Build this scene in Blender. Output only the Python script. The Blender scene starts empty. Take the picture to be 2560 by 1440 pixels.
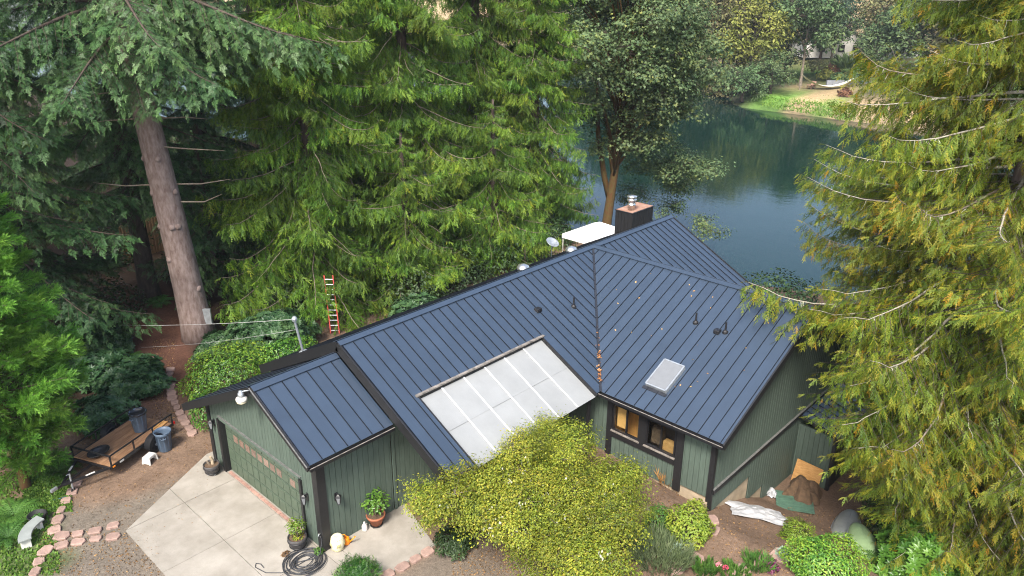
import bpy, math, random
import numpy as np
from mathutils import Matrix, Vector
R = math.radians
random.seed(7); RNG = np.random.default_rng(11)
SC = bpy.context.scene

# ---------------------------------------------------------------- camera, sky, sun, exposure
CAM = np.array([-9.8807, -16.8938, 16.2647]); YAW, PIT, ROLL, F = 0.7497, 0.3856, 0.0069, 1929.64
FW = np.array([math.cos(YAW)*math.cos(PIT), math.sin(YAW)*math.cos(PIT), -math.sin(PIT)])
RT0 = np.array([math.sin(YAW), -math.cos(YAW), 0]); UP0 = np.cross(RT0, FW)
RT = RT0*math.cos(ROLL)+UP0*math.sin(ROLL); UP = -RT0*math.sin(ROLL)+UP0*math.cos(ROLL)
cd = bpy.data.cameras.new('camera'); cam = bpy.data.objects.new('camera', cd); SC.collection.objects.link(cam)
cd.sensor_fit = 'HORIZONTAL'; cd.sensor_width = 36; cd.lens = F/2560*36; cd.clip_end = 3000; cd.clip_start = .1
cam.matrix_world = Matrix(((RT[0], UP[0], -FW[0], CAM[0]), (RT[1], UP[1], -FW[1], CAM[1]), (RT[2], UP[2], -FW[2], CAM[2]), (0, 0, 0, 1)))
SC.camera = cam
SUN_EL, SUN_AZ = R(50), R(206)          # azimuth measured from +x, counter-clockwise, towards the sun
W = bpy.data.worlds.new('World'); SC.world = W; W.use_nodes = True
nt = W.node_tree; bg = nt.nodes['Background']; sky = nt.nodes.new('ShaderNodeTexSky')
sky.sky_type = 'NISHITA'; sky.sun_disc = False; sky.sun_elevation = SUN_EL; sky.sun_rotation = R(90)-SUN_AZ
sky.air_density = 1.0; sky.dust_density = 3.5; sky.ozone_density = 1.0
nt.links.new(sky.outputs[0], bg.inputs[0]); bg.inputs[1].default_value = .12
sl = bpy.data.lights.new('sun', 'SUN'); sl.energy = 2.2; sl.angle = R(14); sl.color = (1, .95, .87)
so = bpy.data.objects.new('sun', sl); SC.collection.objects.link(so)
so.rotation_euler = Vector((math.cos(SUN_AZ)*math.cos(SUN_EL), math.sin(SUN_AZ)*math.cos(SUN_EL), math.sin(SUN_EL))).to_track_quat('Z', 'Y').to_euler()
SC.view_settings.view_transform = 'Standard'; SC.view_settings.look = 'None'; SC.view_settings.gamma = 1
SC.view_settings.use_curve_mapping = False; SC.view_settings.exposure = 1.55
SC.render.engine = 'CYCLES'; SC.cycles.pixel_filter_type = 'BLACKMAN_HARRIS'; SC.cycles.filter_width = 1.1; SC.cycles.use_denoising = True; SC.cycles.denoising_input_passes = 'RGB_ALBEDO_NORMAL'; SC.cycles.denoising_prefilter = 'NONE'; SC.cycles.max_bounces = 6; SC.cycles.diffuse_bounces = 3; SC.cycles.glossy_bounces = 3
SC.cycles.transmission_bounces = 4; SC.cycles.transparent_max_bounces = 6; SC.cycles.caustics_reflective = False; SC.cycles.caustics_refractive = False

# ---------------------------------------------------------------- pixel to place
def ray(u, v): return FW+RT*(u-1280)/F-UP*(v-720)/F
def at(u, v, z=0.): d = ray(u, v); return CAM+d*((z-CAM[2])/d[2])
def onx(u, v, X): d = ray(u, v); return CAM+d*((X-CAM[0])/d[0])
def ony(u, v, Y): d = ray(u, v); return CAM+d*((Y-CAM[1])/d[1])
def onplane(u, v, P, n): d = ray(u, v); n = np.array(n); return CAM+d*((np.array(P)-CAM)@n/(d@n))
def sst(a, b, x): t = np.clip((np.asarray(x, float)-a)/(b-a), 0, 1); return t*t*(3-2*t)
def H(x, y):
    x = np.asarray(x, float); y = np.asarray(y, float)
    h = -sst(-2, -7, y)*np.interp(x, [9.3, 10.2, 11.5, 13.1, 14.6, 17, 30], [0, .38, .85, 1.47, 2.25, 2.5, 3])
    h = h+(-6-h)*sst(29, 41, x+.6*np.sin(y*.3)+.4*np.sin(y*.9))
    fx = x-(110.5+(y-28)*.27+1.2*np.sin(y*.13)+.5*np.sin(y*.41))
    h = h+sst(-4, 3, fx)*3.6+sst(6, 60, fx)*4.2
    h = h+.03*np.sin(x*1.3+y*.7)*np.sin(y*1.1-x*.4)*(1-sst(-5, -4, x)*sst(4.5, 3.5, x)*sst(-6, -5, y)*sst(9, 8, y))-.02*sst(-5, -4, x)*sst(4.5, 3.5, x)*sst(-6, -5, y)*sst(9, 8, y)
    return h
def ground_many(U, V, it=10):
    D = FW[None]+RT[None]*((np.asarray(U)-1280)/F)[:, None]-UP[None]*((np.asarray(V)-720)/F)[:, None]; z = np.zeros(len(D))
    for _ in range(it): P = CAM+D*((z-CAM[2])/D[:, 2])[:, None]; z = .4*z+.6*H(P[:, 0], P[:, 1])
    return CAM+D*((z-CAM[2])/D[:, 2])[:, None]
def ground(u, v, it=14):
    z = 0.
    for _ in range(it):
        P = at(u, v, z); z = .4*z+.6*float(H(P[0], P[1]))
    return at(u, v, z)
WATER_Z = -4.0

# ---------------------------------------------------------------- materials
def _new(name):
    m = bpy.data.materials.new(name); m.use_nodes = True; n = m.node_tree.nodes; l = m.node_tree.links
    return m, n, l, n['Principled BSDF']
def mat(name, col, rough=.6, metal=0., spec=.5, vary=.15, scale=6., bump=0., bscale=40., rnd=0., col2=None, stretch=(1, 1, 1), detail=6):
    m, n, l, b = _new(name)
    b.inputs['Roughness'].default_value = rough; b.inputs['Metallic'].default_value = metal; b.inputs['Specular IOR Level'].default_value = spec
    tc = n.new('ShaderNodeTexCoord'); mp = n.new('ShaderNodeMapping'); mp.inputs['Scale'].default_value = stretch
    l.new(tc.outputs['Object'], mp.inputs[0])
    nz = n.new('ShaderNodeTexNoise'); nz.inputs['Scale'].default_value = scale; nz.inputs['Detail'].default_value = detail; nz.inputs['Roughness'].default_value = .62
    l.new(mp.outputs[0], nz.inputs['Vector'])
    cr = n.new('ShaderNodeValToRGB'); l.new(nz.outputs['Fac'], cr.inputs[0])
    c2 = col2 or tuple(min(1, c*(1+vary)) for c in col); c1 = col if col2 else tuple(c*(1-vary) for c in col)
    cr.color_ramp.elements[0].position = .33; cr.color_ramp.elements[1].position = .67
    cr.color_ramp.elements[0].color = (*c1, 1); cr.color_ramp.elements[1].color = (*c2, 1)
    out = cr.outputs[0]
    if rnd:
        oi = n.new('ShaderNodeObjectInfo'); hs = n.new('ShaderNodeHueSaturation'); mr = n.new('ShaderNodeMapRange')
        mr.inputs['To Min'].default_value = 1-rnd; mr.inputs['To Max'].default_value = 1+rnd
        l.new(oi.outputs['Random'], mr.inputs[0]); l.new(mr.outputs[0], hs.inputs['Value']); l.new(out, hs.inputs['Color']); out = hs.outputs[0]
    l.new(out, b.inputs['Base Color'])
    if bump:
        n2 = n.new('ShaderNodeTexNoise'); n2.inputs['Scale'].default_value = bscale; n2.inputs['Detail'].default_value = 5
        l.new(mp.outputs[0], n2.inputs['Vector'])
        bp = n.new('ShaderNodeBump'); bp.inputs['Strength'].default_value = bump; bp.inputs['Distance'].default_value = .02
        l.new(n2.outputs['Fac'], bp.inputs['Height']); l.new(bp.outputs[0], b.inputs['Normal'])
    return m
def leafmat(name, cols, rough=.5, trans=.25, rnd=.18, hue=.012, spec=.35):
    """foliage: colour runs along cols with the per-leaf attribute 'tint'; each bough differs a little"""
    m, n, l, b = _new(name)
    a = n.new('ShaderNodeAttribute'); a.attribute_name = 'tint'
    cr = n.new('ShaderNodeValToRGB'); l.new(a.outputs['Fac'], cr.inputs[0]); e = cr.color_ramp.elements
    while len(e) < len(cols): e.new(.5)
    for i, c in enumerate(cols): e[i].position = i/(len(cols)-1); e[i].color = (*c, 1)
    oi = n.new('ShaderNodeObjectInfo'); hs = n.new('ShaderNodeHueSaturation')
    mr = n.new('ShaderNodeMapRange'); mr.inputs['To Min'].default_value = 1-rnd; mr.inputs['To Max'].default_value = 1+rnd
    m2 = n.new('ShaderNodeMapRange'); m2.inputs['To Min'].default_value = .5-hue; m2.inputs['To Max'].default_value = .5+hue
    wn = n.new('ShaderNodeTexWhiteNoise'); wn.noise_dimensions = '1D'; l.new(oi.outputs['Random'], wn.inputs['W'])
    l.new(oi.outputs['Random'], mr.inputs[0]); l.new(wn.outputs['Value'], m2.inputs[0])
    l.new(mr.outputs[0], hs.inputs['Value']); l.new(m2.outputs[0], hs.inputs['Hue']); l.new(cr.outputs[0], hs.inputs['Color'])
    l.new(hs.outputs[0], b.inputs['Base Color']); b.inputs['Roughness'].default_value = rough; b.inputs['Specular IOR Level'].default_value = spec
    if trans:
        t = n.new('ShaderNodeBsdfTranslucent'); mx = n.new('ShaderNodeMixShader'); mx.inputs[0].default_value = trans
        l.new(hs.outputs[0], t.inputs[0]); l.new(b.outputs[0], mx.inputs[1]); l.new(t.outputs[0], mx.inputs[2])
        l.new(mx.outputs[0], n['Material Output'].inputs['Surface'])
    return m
M = {}
M['seam'] = mat('shaded_seam_metal', (.006, .008, .013), .5, 0., .3, vary=.05)  # same metal as the panels; dark shade of the seam sides painted into colour
M['roof'] = mat('roof_metal', (.031, .048, .076), .36, 0., .9, vary=.08, scale=1.4, rnd=.07, bump=.07, bscale=2.)
M['black'] = mat('black_trim', (.012, .012, .013), .55, vary=.25, scale=9, bump=.1)
M['blackmetal'] = mat('black_metal', (.014, .014, .016), .4, 0, .5, vary=.3, scale=14)
M['flash'] = mat('black_flashing', (.02, .022, .028), .4, vary=.2)
M['siding'] = mat('green_siding', (.082, .112, .090), .65, spec=.3, vary=.13, scale=3, rnd=.06, bump=.25, bscale=26, stretch=(6, 6, .7))
M['backing'] = mat('siding_groove', (.03, .045, .035), .8, vary=.2)  # groove backing darker than the boards, shade between them put into the colour
M['doorgreen'] = mat('door_green', (.070, .098, .066), .55, vary=.1, scale=4, rnd=.03)
M['pinkpane'] = mat('covered_pane', (.20, .135, .105), .25, vary=.2, scale=3, rnd=.22)
M['gutter'] = mat('gutter', (.30, .27, .24), .5, vary=.5, scale=7, col2=(.10, .09, .08))
M['drip'] = mat('drip_edge', (.17, .17, .165), .45, .3, vary=.3, scale=8)
M['conc'] = mat('concrete', (.215, .195, .162), .85, vary=.2, scale=.9, bump=.3, bscale=30, rnd=.05, col2=(.33, .305, .265))
M['found'] = mat('foundation_concrete', (.36, .29, .20), .9, vary=.2, scale=2.5, bump=.3)
M['brick'] = mat('threshold_brick', (.32, .19, .15), .85, vary=.25, scale=8, rnd=.15)
M['stone'] = mat('pink_sandstone', (.29, .195, .16), .9, vary=.22, scale=5, bump=.5, bscale=22, rnd=.16)
M['fiber'] = mat('fibreglass_sheet', (.255, .265, .265), .45, vary=.07, scale=1.1, rnd=.03)
M['batten'] = mat('white_batten', (.50, .52, .54), .5, vary=.04)
M['steel'] = mat('bright_steel', (.72, .71, .68), .25, .9, vary=.12, scale=6)
M['galv'] = mat('galvanised', (.42, .45, .47), .42, .6, vary=.15)
M['rust'] = mat('rusty_cap', (.27, .13, .085), .75, vary=.3, scale=4, col2=(.36, .24, .18))
M['white'] = mat('white_plastic', (.60, .59, .55), .4, vary=.05)
M['canvas'] = mat('white_canvas', (.75, .75, .74), .7, vary=.03)
M['bark'] = mat('fir_bark', (.13, .085, .07), .9, vary=.3, scale=7, bump=1., bscale=14, stretch=(1, 1, .35), col2=(.27, .21, .19))
M['darkbark'] = mat('dark_bark', (.035, .026, .02), .9, vary=.3, scale=6, bump=.6, stretch=(1, 1, .4), col2=(.09, .065, .05))
M['mossbark'] = mat('mossy_bark', (.10, .035, .012), .95, vary=.3, scale=5, bump=.6, col2=(.09, .075, .02))
M['limb'] = mat('cedar_limb', (.13, .10, .07), .85, vary=.3, scale=5, col2=(.26, .22, .17))
M['lichen'] = mat('lichen_limb', (.20, .17, .12), .9, vary=.3, scale=9, bump=.8, bscale=30, col2=(.46, .44, .36))
M['lichenstrand'] = mat('lichen_strands', (.30, .31, .20), .9, vary=.3, scale=9, col2=(.52, .52, .40))
M['wood'] = mat('trailer_boards', (.20, .10, .05), .7, vary=.3, scale=3, stretch=(.5, 6, 1), rnd=.16, bump=.2, col2=(.33, .19, .10))
M['osb'] = mat('plywood', (.40, .20, .06), .75, vary=.3, scale=5, col2=(.58, .33, .12), stretch=(1, 1, 4))
M['binblue'] = mat('bin_plastic', (.085, .125, .18), .5, vary=.12, scale=5)
M['binbag'] = mat('black_bag', (.012, .012, .015), .3, vary=.2)
M['rubber'] = mat('rubber', (.012, .012, .012), .7, vary=.2)
M['terracotta'] = mat('terracotta', (.33, .11, .055), .75, vary=.2, scale=7)
M['barrel'] = mat('barrel_plastic', (.045, .042, .042), .6, vary=.3, scale=6)
M['soil'] = mat('potting_soil', (.10, .065, .04), .95, vary=.4, scale=25, bump=.6)
M['cream'] = mat('cream_glaze', (.70, .64, .45), .35, vary=.10, scale=6)
M['relief'] = mat('glaze_relief', (.42, .40, .20), .4, vary=.2, scale=9)
M['orange'] = mat('orange_plastic', (.85, .26, .01), .4, vary=.06)
M['hose'] = mat('black_hose', (.035, .037, .042), .5, vary=.2)
M['redladder'] = mat('red_rail', (.62, .09, .07), .5, vary=.12)
M['tarp'] = mat('silver_tarp', (.34, .35, .37), .38, .1, vary=.3, scale=3, bump=.7, bscale=7, col2=(.50, .50, .51))
M['burlap'] = mat('brown_cover', (.10, .062, .035), .95, vary=.3, scale=6, bump=.6, bscale=14)
M['deckgreen'] = mat('deck_green', (.07, .14, .10), .6, vary=.2, scale=6, rnd=.1)
M['boatgrey'] = mat('boat_grey', (.25, .27, .26), .45, vary=.12, scale=3)
M['boatgreen'] = mat('boat_green', (.25, .36, .18), .45, vary=.15, scale=3)
M['boulder'] = mat('boulder', (.34, .32, .29), .9, vary=.25, scale=1.2, bump=.7, bscale=5)
M['fwall'] = mat('far_wall', (.72, .70, .66), .8, vary=.08)
M['froof'] = mat('far_roof', (.20, .21, .23), .7, vary=.15, scale=3)
M['ftan'] = mat('far_tan_roof', (.55, .44, .27), .8, vary=.12, scale=3)
M['dark'] = mat('dark_opening', (.02, .02, .022), .4, vary=.1)
M['interior'] = mat('room_panelling', (.78, .36, .10), .6, vary=.15, scale=2, stretch=(1, 5, .6))
M['curtain'] = mat('room_blind', (.85, .46, .15), .8, vary=.06)
M['red'] = mat('red_lens', (.55, .02, .02), .3, vary=.1)
M['amber'] = mat('amber_lens', (.8, .25, .02), .3, vary=.1)
M['cable'] = mat('cable', (.45, .45, .44), .6, vary=.1)
M['bluecord'] = mat('blue_cord', (.05, .16, .42), .7, vary=.1)
M['bamboo'] = mat('reed_screen', (.36, .22, .12), .85, vary=.3, scale=2, stretch=(30, 30, .6))
M['litter'] = leafmat('leaf_litter', [(.11, .06, .03), (.24, .13, .06), (.40, .24, .11)], .8, 0)
M['hammock'] = mat('hammock_cloth', (.62, .60, .52), .9, vary=.1)
# foliage (low tint = the darker, older leaf colour; high tint = young or yellowing leaf)
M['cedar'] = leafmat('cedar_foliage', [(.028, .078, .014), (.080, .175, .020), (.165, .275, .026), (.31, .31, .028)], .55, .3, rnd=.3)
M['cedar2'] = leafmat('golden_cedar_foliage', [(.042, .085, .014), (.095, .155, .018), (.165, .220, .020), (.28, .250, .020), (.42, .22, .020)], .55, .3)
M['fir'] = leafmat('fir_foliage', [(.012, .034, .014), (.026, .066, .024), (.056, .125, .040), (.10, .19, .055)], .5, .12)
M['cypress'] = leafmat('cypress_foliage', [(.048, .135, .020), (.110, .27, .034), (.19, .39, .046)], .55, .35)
M['maple'] = leafmat('maple_foliage', [(.045, .085, .036), (.090, .150, .062), (.15, .215, .09), (.24, .27, .07)], .55, .3)
M['vine'] = leafmat('vine_maple_foliage', [(.065, .110, .016), (.155, .205, .020), (.275, .315, .030), (.40, .36, .045)], .55, .35, rnd=.3)
M['shrub'] = leafmat('glossy_shrub', [(.028, .085, .016), (.070, .175, .024), (.15, .28, .032), (.28, .36, .04)], .38, .2, rnd=.05)
M['laurel'] = leafmat('laurel_leaves', [(.035, .095, .016), (.080, .18, .024), (.145, .26, .040)], .3, .2, rnd=.05)
M['rhodo'] = leafmat('rhododendron_leaves', [(.022, .060, .026), (.046, .105, .040), (.085, .16, .055)], .4, .15, rnd=.05)
M['brightshrub'] = leafmat('bright_shrub', [(.10, .18, .02), (.20, .30, .03), (.34, .38, .05)], .5, .3, rnd=.05)
M['greenshrub'] = leafmat('green_shrub', [(.035, .10, .022), (.07, .17, .030), (.12, .23, .045)], .5, .3, rnd=.05)
M['lavender'] = leafmat('lavender_stems', [(.07, .11, .05), (.13, .18, .08), (.20, .23, .13)], .7, .2, rnd=.05)
M['fern'] = leafmat('fern_fronds', [(.035, .10, .02), (.07, .17, .03), (.12, .23, .045)], .5, .3)
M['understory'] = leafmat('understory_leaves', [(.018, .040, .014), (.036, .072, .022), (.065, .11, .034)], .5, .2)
M['farleaf'] = leafmat('far_leaf', [(.045, .085, .034), (.085, .14, .050), (.14, .20, .07)], .6, .25, rnd=.22, hue=.02)
M['faryellow'] = leafmat('far_yellow_leaf', [(.11, .14, .03), (.21, .23, .045), (.31, .30, .06)], .6, .25)
M['farolive'] = leafmat('far_olive_leaf', [(.085, .095, .04), (.15, .15, .06), (.23, .19, .08)], .6, .25, rnd=.25, hue=.03)
M['fardark'] = leafmat('far_dark_leaf', [(.018, .040, .022), (.035, .068, .034), (.06, .10, .045)], .6, .15)
M['redleaf'] = leafmat('red_leaf', [(.13, .06, .035), (.20, .09, .045), (.26, .15, .06)], .6, .25)
M['purple'] = leafmat('purple_leaf', [(.05, .012, .035), (.11, .025, .06), (.17, .05, .08)], .5, .2)
M['grass'] = leafmat('grass_blades', [(.05, .12, .02), (.10, .22, .03), (.19, .30, .05)], .6, .3)
M['rosepink'] = leafmat('rose_petals', [(.6, .05, .12), (.75, .12, .2), (.8, .35, .35)], .5, .3)
M['silverleaf'] = leafmat('silver_leaf', [(.14, .22, .15), (.24, .33, .24), (.36, .44, .34)], .6, .2)
M['deadleaf'] = leafmat('dry_leaf', [(.25, .11, .04), (.42, .20, .07), (.5, .3, .13)], .7, .1)

def groundmat():
    m, n, l, b = _new('ground_soil'); b.inputs['Roughness'].default_value = .95; b.inputs['Specular IOR Level'].default_value = .15
    a = n.new('ShaderNodeAttribute'); a.attribute_name = 'zone'
    tc = n.new('ShaderNodeTexCoord')
    def nz(s, d=8, r=.65):
        q = n.new('ShaderNodeTexNoise'); q.inputs['Scale'].default_value = s; q.inputs['Detail'].default_value = d; q.inputs['Roughness'].default_value = r
        l.new(tc.outputs['Object'], q.inputs['Vector']); return q
    def mul(c, f, lo, hi):
        mr = n.new('ShaderNodeMapRange'); mr.inputs['From Min'].default_value = .3; mr.inputs['From Max'].default_value = .7
        mr.inputs['To Min'].default_value = lo; mr.inputs['To Max'].default_value = hi; l.new(f, mr.inputs[0])
        h = n.new('ShaderNodeHueSaturation'); l.new(mr.outputs[0], h.inputs['Value']); l.new(c, h.inputs['Color']); return h.outputs[0]
    f1, f2, f3 = nz(1.1), nz(9), nz(45, 4)
    c = mul(a.outputs['Color'], f1.outputs['Fac'], .78, 1.22); c = mul(c, f2.outputs['Fac'], .75, 1.25); c = mul(c, f3.outputs['Fac'], .62, 1.4)
    l.new(c, b.inputs['Base Color'])
    bp = n.new('ShaderNodeBump'); bp.inputs['Strength'].default_value = .7; bp.inputs['Distance'].default_value = .05
    l.new(f2.outputs['Fac'], bp.inputs['Height'])
    b2 = n.new('ShaderNodeBump'); b2.inputs['Strength'].default_value = .6; b2.inputs['Distance'].default_value = .015
    l.new(f3.outputs['Fac'], b2.inputs['Height']); l.new(bp.outputs[0], b2.inputs['Normal']); l.new(b2.outputs[0], b.inputs['Normal'])
    return m
M['ground'] = groundmat()
def watermat():
    m, n, l, b = _new('river_water'); b.inputs['Base Color'].default_value = (.004, .019, .014, 1)
    b.inputs['Roughness'].default_value = .06; b.inputs['IOR'].default_value = 1.33; b.inputs['Specular IOR Level'].default_value = .5
    tc = n.new('ShaderNodeTexCoord'); mp = n.new('ShaderNodeMapping'); mp.inputs['Rotation'].default_value = (0, 0, YAW); mp.inputs['Scale'].default_value = (1, .55, 1)
    l.new(tc.outputs['Object'], mp.inputs[0]); prev = None
    for s, st, d in ((.25, .05, .3), (1.6, .07, .06), (5., .07, .03)):
        q = n.new('ShaderNodeTexNoise'); q.inputs['Scale'].default_value = s; q.inputs['Detail'].default_value = 3; l.new(mp.outputs[0], q.inputs['Vector'])
        bp = n.new('ShaderNodeBump'); bp.inputs['Strength'].default_value = st; bp.inputs['Distance'].default_value = d
        l.new(q.outputs['Fac'], bp.inputs['Height'])
        if prev: l.new(prev, bp.inputs['Normal'])
        prev = bp.outputs[0]
    l.new(prev, b.inputs['Normal']); return m
M['water'] = watermat()
def glassmat():
    m, n, l, b = _new('window_glass')
    t = n.new('ShaderNodeBsdfTransparent'); t.inputs[0].default_value = (.92, .95, .94, 1); g = n.new('ShaderNodeBsdfGlossy'); g.inputs['Roughness'].default_value = .02
    fr = n.new('ShaderNodeMath'); fr.operation = 'MULTIPLY_ADD'; lw = n.new('ShaderNodeLayerWeight'); lw.inputs[0].default_value = .12; l.new(lw.outputs['Facing'], fr.inputs[0]); fr.inputs[1].default_value = .3; fr.inputs[2].default_value = .05; mx = n.new('ShaderNodeMixShader')
    l.new(fr.outputs[0], mx.inputs[0]); l.new(t.outputs[0], mx.inputs[1]); l.new(g.outputs[0], mx.inputs[2]); l.new(mx.outputs[0], n['Material Output'].inputs['Surface'])
    return m
M['glass'] = glassmat()
M['skyglass'] = mat('skylight_glass', (.17, .18, .19), .12, 0, .5, vary=.06)

# ---------------------------------------------------------------- objects and mesh helpers
def link(o): SC.collection.objects.link(o); return o
def thing(name, label, cat, loc=(0, 0, 0), rz=0., group=None, kind=None):
    o = bpy.data.objects.new(name, None); link(o); o.location = [float(q) for q in loc]; o.rotation_euler = (0, 0, rz); o.empty_display_size = .2
    return tag(o, label, cat, group, kind)
def tag(o, label=None, cat=None, group=None, kind=None):
    if label: o['label'] = label
    if cat: o['category'] = cat
    if group: o['group'] = group
    if kind: o['kind'] = kind
    return o
def obj(name, mesh, parent=None):
    o = bpy.data.objects.new(name, mesh); link(o)
    if parent: o.parent = parent
    return o
def copy_tree(o, parent=None):
    c = o.copy(); link(c); c.parent = parent
    for ch in list(o.children): copy_tree(ch, c)
    return c
class MB:
    def __init__(s): s.v = []; s.f = []; s.mi = []; s.m = 0
    def add(s, V, Fs):
        k = len(s.v); s.v += [tuple(float(q) for q in p) for p in V]; s.f += [tuple(i+k for i in f) for f in Fs]; s.mi += [s.m]*len(Fs); return s
    def box(s, c, d, rz=0., rx=0., ry=0.):
        x, y, z = (q/2 for q in d); m = Matrix.Rotation(rz, 3, 'Z') @ Matrix.Rotation(ry, 3, 'Y') @ Matrix.Rotation(rx, 3, 'X'); c = Vector([float(q) for q in c])
        V = [m @ Vector((a*x, b*y, e*z))+c for e in (-1, 1) for a, b in ((-1, -1), (1, -1), (1, 1), (-1, 1))]
        return s.add(V, [(3, 2, 1, 0), (4, 5, 6, 7), (0, 1, 5, 4), (1, 2, 6, 5), (2, 3, 7, 6), (3, 0, 4, 7)])
    def prism(s, poly, ext):
        """poly: list of 3-D points (planar), extruded by vector ext"""
        n = len(poly); e = np.array(ext, float); A = [np.array(p, float) for p in poly]
        return s.add(A+[p+e for p in A], [tuple(range(n))[::-1], tuple(range(n, 2*n))]+[(i, (i+1) % n, n+(i+1) % n, n+i) for i in range(n)])
    def bar(s, a, b, w, h=None, up=(0, 0, 1)):
        h = h or w; a = np.array(a, float); b = np.array(b, float); d = b-a; d /= np.linalg.norm(d)+1e-9
        u = np.array(up, float)
        if abs(d@u) > .98: u = np.array((1., 0, 0))
        r = np.cross(d, u); r /= np.linalg.norm(r); u = np.cross(r, d)
        P = [a-r*w/2-u*h/2, a+r*w/2-u*h/2, a+r*w/2+u*h/2, a-r*w/2+u*h/2]
        return s.prism(P, b-a)
    def tube(s, path, rad, n=6, cap=True):
        P = np.array(path, float); r = np.broadcast_to(np.array(rad, float), (len(P),)); T = np.gradient(P, axis=0); T /= np.linalg.norm(T, axis=1)[:, None]+1e-9
        u = np.array((0, 0, 1.)) if abs(T[0, 2]) < .9 else np.array((1., 0, 0)); V = []
        for i in range(len(P)):
            a = np.cross(T[i], u); a /= np.linalg.norm(a)+1e-9; u = np.cross(a, T[i])
            V += [P[i]+r[i]*(math.cos(q)*a+math.sin(q)*u) for q in np.arange(n)*2*math.pi/n]
        Fs = [(i*n+j, i*n+(j+1) % n, (i+1)*n+(j+1) % n, (i+1)*n+j) for i in range(len(P)-1) for j in range(n)]
        if cap: Fs += [tuple(range(n))[::-1], tuple((len(P)-1)*n+j for j in range(n))]
        return s.add(V, Fs)
    def lathe(s, prof, n=20, c=(0, 0, 0), flat=1.):
        V = [(c[0]+r*math.cos(a), c[1]+r*flat*math.sin(a), c[2]+z) for r, z in prof for a in np.arange(n)*2*math.pi/n]
        Fs = [(i*n+j, i*n+(j+1) % n, (i+1)*n+(j+1) % n, (i+1)*n+j) for i in range(len(prof)-1) for j in range(n)]
        if prof[0][0] > 1e-4: Fs.append(tuple(range(n))[::-1])
        if prof[-1][0] > 1e-4: Fs.append(tuple((len(prof)-1)*n+j for j in range(n)))
        return s.add(V, Fs)
    def torus(s, R_, r, n=24, k=8, c=(0, 0, 0), axis='z', flat=1.):
        V = []
        for i in range(n):
            a = 2*math.pi*i/n
            for j in range(k):
                b = 2*math.pi*j/k; q = (R_+r*math.cos(b)); p = (q*math.cos(a), q*math.sin(a)*flat, r*math.sin(b))
                if axis == 'y': p = (p[0], p[2], p[1])
                if axis == 'x': p = (p[2], p[0], p[1])
                V.append((p[0]+c[0], p[1]+c[1], p[2]+c[2]))
        return s.add(V, [(i*k+j, ((i+1) % n)*k+j, ((i+1) % n)*k+(j+1) % k, i*k+(j+1) % k) for i in range(n) for j in range(k)])
    def mesh(s, name, mats, smooth=False):
        me = bpy.data.meshes.new(name); me.from_pydata(s.v, [], s.f)
        for m in (mats if isinstance(mats, (list, tuple)) else [mats]): me.materials.append(M[m] if isinstance(m, str) else m)
        me.polygons.foreach_set('material_index', s.mi)
        if smooth: me.polygons.foreach_set('use_smooth', [True]*len(s.f))
        me.update(); return me
    def build(s, name, mats, parent=None, smooth=False): return obj(name, s.mesh(name, mats, smooth), parent)
def soften(o, w=.01, seg=2):
    b = o.modifiers.new('bevel', 'BEVEL'); b.width = w; b.segments = seg; b.limit_method = 'ANGLE'; return o
def clip(poly, n, d):
    """keep the part of a 2-D polygon with p.n <= d"""
    out = []
    for i in range(len(poly)):
        a, b = poly[i], poly[(i+1) % len(poly)]; da = a[0]*n[0]+a[1]*n[1]-d; db = b[0]*n[0]+b[1]*n[1]-d
        if da <= 0: out.append(a)
        if da*db < 0: t = da/(da-db); out.append((a[0]+(b[0]-a[0])*t, a[1]+(b[1]-a[1])*t))
    return out
def area(p): return abs(sum(p[i][0]*p[(i+1) % len(p)][1]-p[(i+1) % len(p)][0]*p[i][1] for i in range(len(p))))/2

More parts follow.
